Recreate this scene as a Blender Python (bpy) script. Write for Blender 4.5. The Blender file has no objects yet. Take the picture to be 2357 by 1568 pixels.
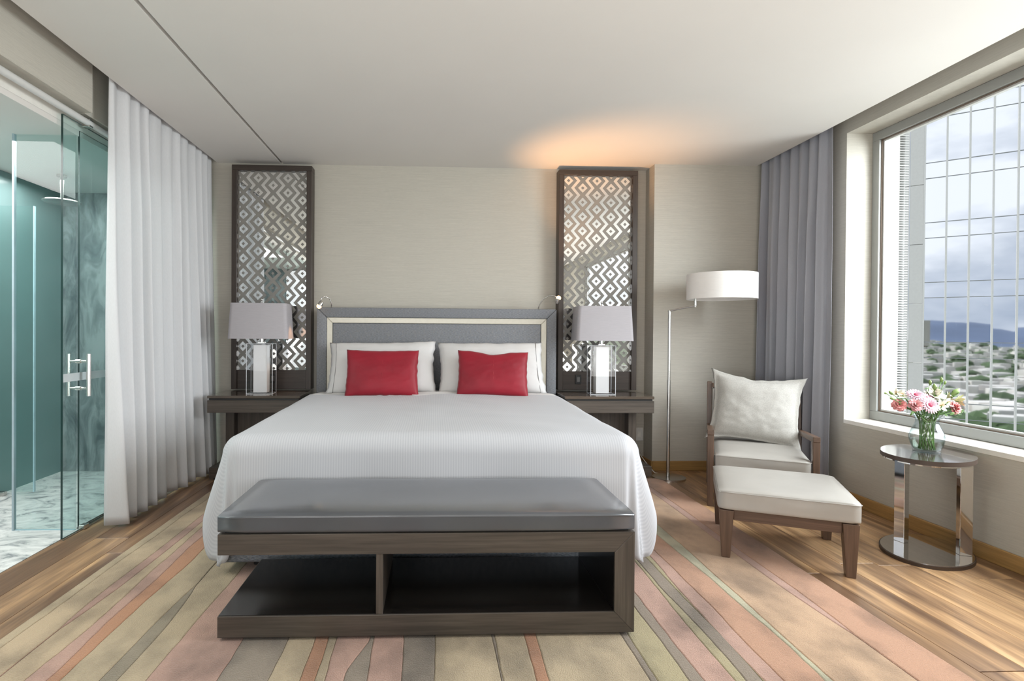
import bpy, bmesh, math, random
from mathutils import Vector, Matrix, noise
from math import sin, cos, pi, hypot, atan2, sqrt
random.seed(7)
C = bpy.context.scene.collection
S = bpy.context.scene

# ------------------------------------------------------------------ camera
cam_d = bpy.data.cameras.new('camera'); cam = bpy.data.objects.new('camera', cam_d); C.objects.link(cam)
S.camera = cam
cam_d.sensor_width = 36.0; cam_d.sensor_fit = 'HORIZONTAL'
cam_d.lens = 1280.0 / 2357 * 36
cam_d.shift_x = (1178.5 - 1049.08) / 2357
cam_d.shift_y = (776.69 - 784.0) / 2357
cam_d.clip_start = 0.05; cam_d.clip_end = 20000
yaw, pit, rol = .0391487, -.0072778, -.00663747
fw = Vector((sin(yaw)*cos(pit), cos(yaw)*cos(pit), sin(pit)))
rt = Vector((cos(yaw), -sin(yaw), 0)); dn = fw.cross(rt)
r2 = rt*cos(rol) + dn*sin(rol); d2 = -rt*sin(rol) + dn*cos(rol)
M = Matrix.Identity(4)
for i in range(3):
    M[i][0] = r2[i]; M[i][1] = -d2[i]; M[i][2] = -fw[i]
M[0][3], M[1][3], M[2][3] = 0, 0, 1.2
cam.matrix_world = M

# ------------------------------------------------------------------ view, world
vs = S.view_settings
vs.view_transform = 'Standard'; vs.look = 'None'; vs.gamma = 1; vs.use_curve_mapping = False
vs.exposure = -0.05
S.render.film_transparent = False
try:
    S.cycles.max_bounces = 10; S.cycles.transparent_max_bounces = 24; S.cycles.glossy_bounces = 6
    S.cycles.caustics_reflective = False; S.cycles.caustics_refractive = False
    S.cycles.sample_clamp_indirect = 6
except Exception:
    pass

world = bpy.data.worlds.new('sky'); S.world = world; world.use_nodes = True
wt = world.node_tree; wt.nodes.clear()
def wn(t): return wt.nodes.new(t)
tc = wn('ShaderNodeTexCoord'); mp = wn('ShaderNodeMapping'); mp.inputs['Scale'].default_value = (1.5, 1.5, 4.2)
nz = wn('ShaderNodeTexNoise'); nz.inputs['Scale'].default_value = 1.7; nz.inputs['Detail'].default_value = 7; nz.inputs['Roughness'].default_value = .58
wt.links.new(tc.outputs['Generated'], mp.inputs[0]); wt.links.new(mp.outputs[0], nz.inputs['Vector'])
cr = wn('ShaderNodeValToRGB'); e = cr.color_ramp.elements
e[0].position = .36; e[0].color = (.35, .40, .49, 1); e[1].position = .60; e[1].color = (.90, .90, .92, 1)
m_ = e.new(.48); m_.color = (.57, .60, .66, 1)
wt.links.new(nz.outputs['Fac'], cr.inputs[0])
bg = wn('ShaderNodeBackground'); bg.inputs['Strength'].default_value = 1.45
wo = wn('ShaderNodeOutputWorld'); wt.links.new(cr.outputs[0], bg.inputs[0]); wt.links.new(bg.outputs[0], wo.inputs[0])

def area(name, loc, direction, sx, sy, power, color=(1, 1, 1), spread=pi):
    l = bpy.data.lights.new(name, 'AREA'); l.shape = 'RECTANGLE'; l.size = sx; l.size_y = sy; l.energy = power; l.color = color; l.spread = spread
    o = bpy.data.objects.new(name, l); C.objects.link(o); o.location = loc
    o.rotation_euler = Vector(direction).to_track_quat('-Z', 'Y').to_euler()
    return o
# daylight through the long side window, added fill from behind and from below, bathroom ceiling light
area('window_daylight', (4.05, 2.2, 2.35), (-1, 0, -.6), 2.3, 3.6, 400, (.92, .96, 1.0))
area('rear_fill', (-1.2, -2.85, 1.5), (.75, 1, .0), 1.6, 2.2, 52, (.98, .985, 1.0))  # added fill lamp behind the viewer, brightens the room from the rear
area('upward_fill', (.4, -.9, .9), (0, .3, 1), 4.2, 2.6, 130, (1.0, .985, .96))  # added lamp aimed upwards to brighten the ceiling, no fitting there
area('bathroom_downlight', (-2.68, 2.9, 2.33), (0, 0, -1), .8, 3.0, 75, (1.0, .99, .97))
sun_d = bpy.data.lights.new('sun', 'SUN'); sun_d.energy = 4.0; sun_d.angle = .01; sun_d.color = (1, .96, .9)
sun = bpy.data.objects.new('sun', sun_d); C.objects.link(sun); sun.rotation_euler = Vector((.6, -.4, -.7)).to_track_quat('-Z', 'Y').to_euler()

# ------------------------------------------------------------------ materials
def base_mat(name):
    m = bpy.data.materials.new(name); m.use_nodes = True
    t = m.node_tree; b = t.nodes['Principled BSDF']
    return m, t, b
def noise_col(t, scale, c0, c1, p0=.35, p1=.65, detail=4, nscale=1.0, coord='Object', rough=.55):
    tcn = t.nodes.new('ShaderNodeTexCoord'); mpn = t.nodes.new('ShaderNodeMapping'); mpn.inputs['Scale'].default_value = scale
    nn = t.nodes.new('ShaderNodeTexNoise'); nn.inputs['Scale'].default_value = nscale; nn.inputs['Detail'].default_value = detail; nn.inputs['Roughness'].default_value = rough
    t.links.new(tcn.outputs[coord], mpn.inputs[0]); t.links.new(mpn.outputs[0], nn.inputs['Vector'])
    r = t.nodes.new('ShaderNodeValToRGB'); el = r.color_ramp.elements
    el[0].position = p0; el[0].color = (*c0, 1); el[1].position = p1; el[1].color = (*c1, 1)
    t.links.new(nn.outputs['Fac'], r.inputs[0])
    return r, nn, mpn
def mix_col(t, a, b, fac, mode='MIX'):
    m = t.nodes.new('ShaderNodeMix'); m.data_type = 'RGBA'; m.blend_type = mode
    if isinstance(fac, (int, float)): m.inputs[0].default_value = fac
    else: t.links.new(fac, m.inputs[0])
    for i, x in ((6, a), (7, b)):
        if isinstance(x, tuple): m.inputs[i].default_value = (*x, 1)
        else: t.links.new(x, m.inputs[i])
    return m.outputs[2]
def bump(t, b, h, strength=.2, dist=.002):
    n = t.nodes.new('ShaderNodeBump'); n.inputs['Strength'].default_value = strength; n.inputs['Distance'].default_value = dist
    t.links.new(h, n.inputs['Height']); t.links.new(n.outputs[0], b.inputs['Normal'])
def sc(c, k): return tuple(min(1, x*k) for x in c)
def plain(name, col, rough=.5, metal=0, var=.06, scale=(8, 8, 8), bmp=0, dist=.002, spec=None, detail=4, coat=0, sheen=0, coat_rough=.2):
    m, t, b = base_mat(name)
    r, nn, _ = noise_col(t, scale, sc(col, 1-var), sc(col, 1+var), detail=detail)
    t.links.new(r.outputs[0], b.inputs['Base Color'])
    b.inputs['Roughness'].default_value = rough; b.inputs['Metallic'].default_value = metal
    if spec is not None: b.inputs['Specular IOR Level'].default_value = spec
    if coat: b.inputs['Coat Weight'].default_value = coat; b.inputs['Coat Roughness'].default_value = .15
    if sheen: b.inputs['Sheen Weight'].default_value = sheen
    if bmp: bump(t, b, nn.outputs['Fac'], bmp, dist)
    return m
def wood(name, c, axis, rough=.38, var=.32, coat=0):
    s = [46, 46, 46]; s['xyz'.index(axis)] = 1.6
    m, t, b = base_mat(name)
    r, nn, _ = noise_col(t, tuple(s), sc(c, 1-var), sc(c, 1+var), .3, .7, detail=6)
    s2 = [150, 150, 150]; s2['xyz'.index(axis)] = 5
    r2_, n2, _ = noise_col(t, tuple(s2), (.72,)*3, (1.1,)*3, .35, .6, detail=3)
    t.links.new(mix_col(t, r.outputs[0], r2_.outputs[0], .6, 'MULTIPLY'), b.inputs['Base Color'])
    b.inputs['Roughness'].default_value = rough
    bump(t, b, n2.outputs['Fac'], .12, .001)
    if coat: b.inputs['Coat Weight'].default_value = coat; b.inputs['Coat Roughness'].default_value = .12
    return m
def glassy(name, tint, fres=.5, base_refl=.04, rough=0.0, edge=None):
    m = bpy.data.materials.new(name); m.use_nodes = True; t = m.node_tree; t.nodes.clear()
    o = t.nodes.new('ShaderNodeOutputMaterial'); tr = t.nodes.new('ShaderNodeBsdfTransparent'); gl = t.nodes.new('ShaderNodeBsdfGlossy')
    tr.inputs[0].default_value = (*tint, 1)
    if edge:                                   # thicker path seen at grazing angles
        fc = t.nodes.new('ShaderNodeLayerWeight'); fc.inputs[0].default_value = .35
        t.links.new(mix_col(t, tint, edge, fc.outputs['Facing']), tr.inputs[0])
    gl.inputs['Roughness'].default_value = rough
    lw = t.nodes.new('ShaderNodeFresnel'); lw.inputs[0].default_value = 1.45
    ma = t.nodes.new('ShaderNodeMath'); ma.operation = 'MULTIPLY_ADD'; ma.inputs[1].default_value = fres; ma.inputs[2].default_value = base_refl
    mx = t.nodes.new('ShaderNodeMixShader')
    ge = t.nodes.new('ShaderNodeNewGeometry'); fr = t.nodes.new('ShaderNodeMath'); fr.operation = 'SUBTRACT'; fr.inputs[0].default_value = 1; t.links.new(ge.outputs['Backfacing'], fr.inputs[1])
    pm = t.nodes.new('ShaderNodeMath'); pm.operation = 'MULTIPLY'      # one reflection per sheet: the outer face only
    t.links.new(lw.outputs[0], ma.inputs[0]); t.links.new(ma.outputs[0], pm.inputs[0]); t.links.new(fr.outputs[0], pm.inputs[1]); t.links.new(pm.outputs[0], mx.inputs[0]); t.links.new(tr.outputs[0], mx.inputs[1]); t.links.new(gl.outputs[0], mx.inputs[2])
    t.links.new(mx.outputs[0], o.inputs[0])
    return m

def wallpaper(name, col):
    m, t, b = base_mat(name)
    r, nn, _ = noise_col(t, (4, 4, 210), sc(col, .93), sc(col, 1.06), .3, .7, detail=5)
    r2_, n2, _ = noise_col(t, (26, 26, 420), (.93,)*3, (1.04,)*3, .35, .65, detail=3)
    t.links.new(mix_col(t, r.outputs[0], r2_.outputs[0], .7, 'MULTIPLY'), b.inputs['Base Color'])
    b.inputs['Roughness'].default_value = .62
    bump(t, b, n2.outputs['Fac'], .25, .001)
    return m
M_WALL = wallpaper('wallpaper', (.495, .468, .410))
M_CEIL = plain('ceiling_paint', (.72, .695, .66), .85, var=.012, scale=(1.5, 1.5, 1.5))
M_WHITE = plain('white_paint', (.75, .74, .71), .5, var=.02)
M_DARKGAP = plain('shadow_gap', (.25, .24, .23), .8)
M_SILL = plain('sill_stone', (.82, .80, .75), .45, var=.03, scale=(20, 20, 20))
M_ALU = plain('grey_aluminium', (.36, .37, .36), .42, metal=.25, var=.02)
M_ALUW = plain('pale_aluminium', (.62, .62, .61), .35, metal=.3, var=.02)
M_BRONZE = plain('brown_gasket', (.16, .12, .09), .5)
M_BASEB = wood('honey_wood', (.40, .235, .085), 'x', .4, .15)
M_BASEBY = wood('honey_wood_side', (.40, .235, .085), 'y', .4, .15)
DK = (.080, .065, .053)
M_DWX = wood('dark_oak_x', DK, 'x', .36); M_DWY = wood('dark_oak_y', DK, 'y', .36); M_DWZ = wood('dark_oak_z', DK, 'z', .36)
WN = (.046, .033, .026)
M_WNX = wood('walnut_frame_x', WN, 'x', .4, .25); M_WNZ = wood('walnut_frame_z', WN, 'z', .4, .25)
LG = (.118, .070, .046)
M_LGX = wood('stained_beech_x', LG, 'x', .38, .2); M_LGY = wood('stained_beech_y', LG, 'y', .38, .2); M_LGZ = wood('stained_beech_z', LG, 'z', .38, .2)
M_TOP = wood('lacquered_oak', (.095, .074, .058), 'x', .16, .2, coat=.5)
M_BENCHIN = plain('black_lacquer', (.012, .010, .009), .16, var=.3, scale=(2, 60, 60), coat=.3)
M_STEEL = plain('brushed_steel', (.62, .60, .57), .26, metal=1, var=.04, scale=(90, 90, 3))
M_CHROME = plain('chrome', (.78, .77, .76), .05, metal=1, var=.01)
M_MIRROR = plain('mirror_glass', (.93, .945, .94), .015, metal=1, var=.004)
M_ETCH = plain('etched_glass', (.235, .225, .205), .38, metal=.0, var=.03, scale=(60, 60, 60))
M_BLACKPL = plain('black_plastic', (.02, .02, .02), .35)
M_GREYPL = plain('grey_plastic', (.16, .155, .15), .4)
M_WHITEPL = plain('white_plastic', (.72, .71, .68), .4)
M_LEATHER = plain('slate_leather', (.056, .062, .073), .34, var=.10, scale=(3, 3, 3), bmp=.08, dist=.004, spec=.8, coat=.9)
M_CREAML = plain('cream_leather', (.40, .38, .35), .38, var=.04, scale=(5, 5, 5), bmp=.05, dist=.003)
M_LINEN = plain('linen', (.41, .395, .365), .85, var=.10, scale=(160, 160, 40), bmp=.25, dist=.001)
M_RED = plain('red_satin', (.25, .005, .017), .52, var=.14, scale=(4, 4, 4), bmp=.10, dist=.006, spec=.35, sheen=.12)
M_PILLOW = plain('white_percale', (.62, .612, .605), .75, var=.015, scale=(7, 7, 7), bmp=.25, dist=.006)
M_PIPING = plain('grey_piping', (.25, .25, .25), .8)
M_SHADE = plain('lamp_shade_fabric', (.40, .38, .40), .8, var=.03, scale=(20, 20, 220), bmp=.1, dist=.001)
M_SHADEW = plain('white_shade_fabric', (.84, .82, .80), .8, var=.015, scale=(20, 20, 220))
M_CORE = plain('white_core', (.85, .83, .82), .35, var=.01)
M_EDGEW = plain('polished_edge', (.66, .67, .70), .25, var=.01)
M_ACRYL = glassy('clear_acrylic', (.93, .94, .95), .8, .05, 0, (.75, .78, .82))
M_GLASSW = glassy('window_glass', (.975, .985, .98), .22, .0)
M_GLASST = glassy('tinted_glass', (.885, .94, .935), .6, .03)
M_SHOWER = glassy('shower_glass', (.90, .955, .95), .6, .02)
M_GLASSED = plain('glass_edge', (.012, .035, .032), .2)
M_GLASSEDL = plain('pale_glass_edge', (.40, .56, .62), .2)
M_FROST = plain('frosted_band', (.50, .55, .56), .5)
M_TEAL = plain('teal_glass_wall', (.20, .305, .305), .22, var=.03, scale=(2, 2, 2))
M_INLAY = plain('champagne_inlay', (.56, .53, .45), .35, metal=.2, var=.03, scale=(40, 40, 40))
M_BULB = bpy.data.materials.new('warm_bulb'); M_BULB.use_nodes = True
_b = M_BULB.node_tree.nodes['Principled BSDF']; _b.inputs['Base Color'].default_value = (1, .8, .5, 1)
_b.inputs['Emission Color'].default_value = (1, .62, .28, 1); _b.inputs['Emission Strength'].default_value = 3.2

# marble
def marble(name, a, b_, mid, sx=(2.2, 3.0, 2.2), rough=.2, dist=2.5):
    m, t, b = base_mat(name)
    tcn = t.nodes.new('ShaderNodeTexCoord'); mpn = t.nodes.new('ShaderNodeMapping'); mpn.inputs['Scale'].default_value = sx; mpn.inputs['Rotation'].default_value = (.2, .5, .45)
    nn = t.nodes.new('ShaderNodeTexNoise'); nn.inputs['Scale'].default_value = 1.6; nn.inputs['Detail'].default_value = 9; nn.inputs['Roughness'].default_value = .66; nn.inputs['Distortion'].default_value = dist
    t.links.new(tcn.outputs['Object'], mpn.inputs[0]); t.links.new(mpn.outputs[0], nn.inputs['Vector'])
    r = t.nodes.new('ShaderNodeValToRGB'); el = r.color_ramp.elements
    el[0].position = .34; el[0].color = (*b_, 1); el[1].position = .60; el[1].color = (*a, 1); q = el.new(.46); q.color = (*mid, 1)
    t.links.new(nn.outputs['Fac'], r.inputs[0]); t.links.new(r.outputs[0], b.inputs['Base Color']); b.inputs['Roughness'].default_value = rough
    return m
M_MARBLE = marble('white_marble', (.80, .80, .78), (.22, .24, .25), (.62, .63, .62))
M_MARBLEW = marble('grey_marble', (.36, .38, .39), (.10, .12, .13), (.20, .22, .23), (4.5, 4.5, 1.6), .2, 1.1)

# headboard weave: blue-grey with tan threads
def weave(name, c0, c1, tan, amt=.35):
    m, t, b = base_mat(name)
    r, n1, _ = noise_col(t, (60, 60, 420), c0, c1, .35, .65, detail=3)
    q, n2, _ = noise_col(t, (420, 420, 60), (0, 0, 0), (1, 1, 1), .5, .7, detail=3)
    ml = t.nodes.new('ShaderNodeMath'); ml.operation = 'MULTIPLY'; ml.inputs[1].default_value = amt
    t.links.new(q.outputs[0], ml.inputs[0])
    t.links.new(mix_col(t, r.outputs[0], tan, ml.outputs[0]), b.inputs['Base Color'])
    b.inputs['Roughness'].default_value = .85; bump(t, b, n1.outputs['Fac'], .3, .001)
    return m
M_HEAD = weave('blue_grey_weave', (.135, .145, .165), (.25, .26, .28), (.32, .27, .20))
M_DENIM = weave('denim_weave', (.07, .085, .11), (.24, .26, .29), (.26, .24, .20), .4)

# coverlet: woven stripes along the cloth (uv)
def coverlet_mat():
    m, t, b = base_mat('striped_coverlet')
    uv = t.nodes.new('ShaderNodeUVMap'); sp = t.nodes.new('ShaderNodeSeparateXYZ'); t.links.new(uv.outputs[0], sp.inputs[0])
    k = t.nodes.new('ShaderNodeMath'); k.operation = 'MULTIPLY'; k.inputs[1].default_value = 2*pi/.0125; t.links.new(sp.outputs[0], k.inputs[0])
    s_ = t.nodes.new('ShaderNodeMath'); s_.operation = 'SINE'; t.links.new(k.outputs[0], s_.inputs[0])
    r = t.nodes.new('ShaderNodeMapRange'); r.inputs[1].default_value = -1; r.inputs[2].default_value = 1; t.links.new(s_.outputs[0], r.inputs[0])
    t.links.new(mix_col(t, (.445, .455, .485), (.515, .522, .545), r.outputs[0]), b.inputs['Base Color'])
    b.inputs['Roughness'].default_value = .7; b.inputs['Sheen Weight'].default_value = .15
    bump(t, b, r.outputs[0], .10, .0010)
    return m
M_COVER = coverlet_mat()

def curtain_mat(name, col, trans, rough=.75, sheen=.2):
    m, t, b = base_mat(name)
    r, nn, _ = noise_col(t, (300, 300, 60), sc(col, .97), sc(col, 1.03), .3, .7, detail=2)
    t.links.new(r.outputs[0], b.inputs['Base Color']); b.inputs['Roughness'].default_value = rough; b.inputs['Sheen Weight'].default_value = sheen
    if trans:
        o = t.nodes['Material Output']; tl = t.nodes.new('ShaderNodeBsdfTranslucent'); tl.inputs[0].default_value = (*col, 1)
        mx = t.nodes.new('ShaderNodeMixShader'); mx.inputs[0].default_value = trans
        t.links.new(b.outputs[0], mx.inputs[1]); t.links.new(tl.outputs[0], mx.inputs[2]); t.links.new(mx.outputs[0], o.inputs[0])
    return m
M_SHEER = curtain_mat('white_sheer', (.77, .77, .785), .25)
M_GREYC = curtain_mat('grey_satin', (.30, .305, .345), 0, .38, .3)

# planks: one material, each plank its own tone
def plank_mat():
    m, t, b = base_mat('oak_planks')
    oi = t.nodes.new('ShaderNodeObjectInfo')
    tcn = t.nodes.new('ShaderNodeTexCoord'); ad = t.nodes.new('ShaderNodeVectorMath'); ad.operation = 'ADD'
    mu = t.nodes.new('ShaderNodeMath'); mu.operation = 'MULTIPLY'; mu.inputs[1].default_value = 37; t.links.new(oi.outputs['Random'], mu.inputs[0])
    t.links.new(tcn.outputs['Object'], ad.inputs[0]); t.links.new(mu.outputs[0], ad.inputs[1])
    def nz(scale, detail, dist=0):
        mpn = t.nodes.new('ShaderNodeMapping'); mpn.inputs['Scale'].default_value = scale
        nn = t.nodes.new('ShaderNodeTexNoise'); nn.inputs['Scale'].default_value = 1; nn.inputs['Detail'].default_value = detail; nn.inputs['Distortion'].default_value = dist
        t.links.new(ad.outputs[0], mpn.inputs[0]); t.links.new(mpn.outputs[0], nn.inputs['Vector']); return nn
    n1 = nz((9, .8, 9), 3, .6); n2 = nz((90, 3.5, 90), 5)
    r = t.nodes.new('ShaderNodeValToRGB'); el = r.color_ramp.elements
    el[0].position = .34; el[0].color = (.175, .100, .058, 1); el[1].position = .68; el[1].color = (.66, .42, .22, 1)
    q = el.new(.48); q.color = (.30, .18, .10, 1); q = el.new(.58); q.color = (.47, .285, .15, 1)
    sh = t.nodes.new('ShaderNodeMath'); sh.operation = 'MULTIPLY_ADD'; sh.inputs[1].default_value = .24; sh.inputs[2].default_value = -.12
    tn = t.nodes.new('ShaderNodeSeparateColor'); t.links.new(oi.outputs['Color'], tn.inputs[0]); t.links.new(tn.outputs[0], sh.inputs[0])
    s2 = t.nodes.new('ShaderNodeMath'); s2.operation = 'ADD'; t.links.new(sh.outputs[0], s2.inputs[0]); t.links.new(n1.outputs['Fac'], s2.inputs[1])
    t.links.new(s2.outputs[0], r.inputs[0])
    g = t.nodes.new('ShaderNodeValToRGB'); g.color_ramp.elements[0].position = .35; g.color_ramp.elements[0].color = (.70, .68, .66, 1); g.color_ramp.elements[1].position = .6; g.color_ramp.elements[1].color = (1.05, 1.05, 1.05, 1)
    t.links.new(n2.outputs['Fac'], g.inputs[0])
    t.links.new(mix_col(t, r.outputs[0], g.outputs[0], .75, 'MULTIPLY'), b.inputs['Base Color'])
    b.inputs['Roughness'].default_value = .30; b.inputs['Specular IOR Level'].default_value = .5
    bump(t, b, n2.outputs['Fac'], .08, .001)
    return m
M_PLANK = plank_mat()

def rug_mat(name, c):
    m, t, b = base_mat(name)
    r, n1, _ = noise_col(t, (3.4, 2.2, 3), sc(c, .55), sc(c, 1.12), .33, .56, detail=5)
    q, n2, _ = noise_col(t, (240, 170, 240), (.82,)*3, (1.06,)*3, .3, .7, detail=3)
    t.links.new(mix_col(t, r.outputs[0], q.outputs[0], .7, 'MULTIPLY'), b.inputs['Base Color'])
    b.inputs['Roughness'].default_value = .95; b.inputs['Sheen Weight'].default_value = .25; b.inputs['Specular IOR Level'].default_value = .15
    bump(t, b, n2.outputs['Fac'], .7, .006)
    return m
RUGC = dict(cream=(.47, .358, .232), pink=(.44, .275, .215), orange=(.43, .22, .125), peach=(.49, .325, .205), beige=(.425, .336, .22), olive=(.36, .305, .18),
            taupe=(.245, .198, .152), dusk=(.27, .225, .16), pale=(.43, .40, .28), salmon=(.44, .25, .16))
M_RUG = {k: rug_mat('rug_' + k, v) for k, v in RUGC.items()}
M_RUGBASE = plain('rug_backing', (.27, .215, .145), .95, var=.1, scale=(40, 40, 40))

# ------------------------------------------------------------------ geometry helpers
def tagp(o, label=None, cat=None, group=None, kind=None):
    if label: o['label'] = label
    if cat: o['category'] = cat
    if group: o['group'] = group
    if kind: o['kind'] = kind
    return o
def thing(name, label, cat, loc=(0, 0, 0), rz=0, group=None):
    o = bpy.data.objects.new(name, None); C.objects.link(o); o.location = loc; o.rotation_euler = (0, 0, rz); o.empty_display_size = .1
    return tagp(o, label, cat, group)
def root_of(p):
    while p.parent: p = p.parent
    return p
def obj(name, bm, mat, parent=None, world=False, smooth=False, label=None, kind=None, autos=None):
    """world=True: the mesh was built in world coordinates of an unrotated thing"""
    if world and parent is not None:
        bmesh.ops.translate(bm, verts=bm.verts, vec=-Vector(root_of(parent).location))
    me = bpy.data.meshes.new(name); bm.normal_update(); bm.to_mesh(me); bm.free()
    for m in (mat if isinstance(mat, (list, tuple)) else [mat]): me.materials.append(m)
    if smooth:
        me.polygons.foreach_set('use_smooth', [True]*len(me.polygons))
        if autos: me.set_sharp_from_angle(angle=math.radians(autos))
    o = bpy.data.objects.new(name, me); C.objects.link(o)
    if parent is not None: o.parent = parent
    if label: o['label'] = label
    if kind: o['kind'] = kind
    return o
def B(): return bmesh.new()
def box(bm, x0, x1, y0, y1, z0, z1, bev=0, seg=1):
    r = bmesh.ops.create_cube(bm, size=1)
    for v in r['verts']:
        v.co = Vector(((x0+x1)/2 + v.co.x*(x1-x0), (y0+y1)/2 + v.co.y*(y1-y0), (z0+z1)/2 + v.co.z*(z1-z0)))
    if bev:
        ed = {e_ for v in r['verts'] for e_ in v.link_edges}
        bmesh.ops.bevel(bm, geom=list(ed), offset=bev, segments=seg, profile=.5, affect='EDGES')
    return bm
def hexa(bm, bot, top, bev=0):
    """8-corner block: four bottom and four top corners, same winding"""
    vs_ = [bm.verts.new(p) for p in bot] + [bm.verts.new(p) for p in top]
    fs = [(3, 2, 1, 0), (4, 5, 6, 7)] + [(i, (i+1) % 4, 4+(i+1) % 4, 4+i) for i in range(4)]
    for f in fs: bm.faces.new([vs_[i] for i in f])
    if bev:
        bmesh.ops.bevel(bm, geom=list({e_ for v in vs_ for e_ in v.link_edges}), offset=bev, segments=2, profile=.5, affect='EDGES')
    return bm
def tube(bm, pts, r, seg=12, cap=True):
    pts = [Vector(p) for p in pts]; rs = r if isinstance(r, (list, tuple)) else [r]*len(pts)
    rings = []; up = None
    for i, p in enumerate(pts):
        d = (pts[min(i+1, len(pts)-1)] - pts[max(i-1, 0)]).normalized()
        if up is None: up = d.orthogonal().normalized()
        else: up = (up - d*up.dot(d)).normalized()
        s_ = d.cross(up)
        rings.append([bm.verts.new(p + (up*cos(2*pi*k/seg) + s_*sin(2*pi*k/seg))*rs[i]) for k in range(seg)])
    for a, b in zip(rings, rings[1:]):
        for k in range(seg): bm.faces.new((a[k], a[(k+1) % seg], b[(k+1) % seg], b[k]))
    if cap: bm.faces.new(rings[0][::-1]); bm.faces.new(rings[-1])
    return bm
def lathe(bm, prof, c=(0, 0, 0), seg=32, sx=1, sy=1, rot=0, close=False):
    rings = []
    for r, z in prof:
        rings.append([bm.verts.new((c[0] + (r*sx*cos(t)*cos(rot) - r*sy*sin(t)*sin(rot)), c[1] + (r*sx*cos(t)*sin(rot) + r*sy*sin(t)*cos(rot)), c[2] + z)) for t in [2*pi*k/seg for k in range(seg)]])
    pr = list(zip(rings, rings[1:])) + ([(rings[-1], rings[0])] if close else [])
    for a, b in pr:
        for k in range(seg): bm.faces.new((a[k], a[(k+1) % seg], b[(k+1) % seg], b[k]))
    if not close: bm.faces.new(rings[0][::-1]); bm.faces.new(rings[-1])
    return bm
def prism(bm, poly, z0, z1):
    a = [bm.verts.new((x, y, z0)) for x, y in poly]; b = [bm.verts.new((x, y, z1)) for x, y in poly]; n = len(poly)
    bm.faces.new(a[::-1]); bm.faces.new(b)
    for i in range(n): bm.faces.new((a[i], a[(i+1) % n], b[(i+1) % n], b[i]))
    return bm
def grid(bm, nu, nv, fn, uvfn=None):
    uvl = bm.loops.layers.uv.new('UVMap') if uvfn else None
    V = [[bm.verts.new(fn(i/nu, j/nv)) for j in range(nv+1)] for i in range(nu+1)]
    for i in range(nu):
        for j in range(nv):
            f = bm.faces.new((V[i][j], V[i+1][j], V[i+1][j+1], V[i][j+1]))
            if uvl:
                for l, (a, b) in zip(f.loops, ((i, j), (i+1, j), (i+1, j+1), (i, j+1))): l[uvl].uv = uvfn(a/nu, b/nv)
    return V
def struct(name, bm, mat, parent=None, **k):
    o = obj(name, bm, mat, parent, **k)
    if parent is None: o['kind'] = 'structure'
    return o
def nzv(x, y=0., z=0.): return noise.noise(Vector((x, y, z)))

# ================================================================== SETTING
HC = 2.70
YB = 5.03      # papered head wall
# floor: slab with planks laid along the room
b = B(); box(b, -2.135, 3.2, -3.1, 5.15, -.12, -.021); floor = struct('floor', b, plain('subfloor', (.12, .08, .05), .8))
pw = .186; pmesh = {}
cols = []
x = -2.132
while x < 2.99:
    cols.append((x, min(x+pw, 2.99))); x += pw
for ci, (xa, xb) in enumerate(cols):
    if xa > -1.45 and xb < 1.70: continue           # hidden under the rug
    y = -3.05 + random.uniform(-1.6, 0)
    while y < 5.06:
        ln = random.choice((1.9, 2.1, 2.4)); ya, yb = max(y, -3.05), min(y+ln, 5.06)
        if yb - ya > .05:
            key = (round(xb-xa, 3), round(yb-ya, 2))
            if key not in pmesh:
                bm = B(); box(bm, 0, xb-xa-.0016, 0, yb-ya-.002, -.02, 0, .0012)
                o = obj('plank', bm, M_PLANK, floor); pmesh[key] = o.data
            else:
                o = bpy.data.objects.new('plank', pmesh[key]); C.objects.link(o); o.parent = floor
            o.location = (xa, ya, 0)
            tone = random.uniform(0, .40) if xa < 0 else random.uniform(.42, 1.0)      # darker tones on the left boards, lighter on the right
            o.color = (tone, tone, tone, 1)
        y += ln

# ceiling: two plaster fields with a slot between, pockets at both curtain walls
b = B()
box(b, -1.91, -1.371, -3.1, 5.03, HC, HC+.06)
box(b, -1.348, 2.83, -3.1, 5.05, HC, HC+.06)
ceil = struct('ceiling', b, M_CEIL)
b = B(); box(b, -1.43, -1.29, -3.1, 5.03, HC+.06, HC+.12); obj('slot_backing', b, M_CEIL, ceil)
b = B(); box(b, -3.3, 3.25, -3.2, 5.2, 2.98, 3.04); obj('pocket_lid', b, M_CEIL, ceil)
b = B(); box(b, -1.93, -1.91, -3.1, 5.03, HC, 2.98); box(b, 2.83, 2.85, -3.1, 4.83, HC, 2.98); obj('pocket_fascia', b, M_CEIL, ceil)

b = B(); box(b, -2.2, 1.93, YB, YB+.14, 0, 2.98); wall_back = struct('wall_back', b, M_WALL)
b = B(); box(b, 1.93, 3.25, 4.83, YB+.14, 0, 2.98); struct('wall_corner', b, M_WALL)
# window wall: pieces around one long opening
WX0, WX1, WY0, WY1, WZ0, WZ1 = 2.98, 3.24, -1.7, 3.925, .596, 2.668
b = B()
box(b, WX0, WX1, -3.1, 4.83, 0, WZ0-.03); box(b, WX0, WX1, -3.1, 4.83, WZ1, 2.98)
box(b, WX0, WX1, WY1, 4.83, WZ0-.03, WZ1); box(b, WX0, WX1, -3.1, WY0, WZ0-.03, WZ1)
wr = struct('wall_right', b, M_WALL)
b = B(); box(b, -3.3, WX1, -3.2, -3.1, 0, .9); box(b, -3.3, WX1, -3.2, -3.1, 2.5, 2.98); box(b, -3.3, -1.9, -3.2, -3.1, .9, 2.5); box(b, 2.5, WX1, -3.2, -3.1, .9, 2.5)
struct('wall_front', b, M_WALL)
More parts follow.
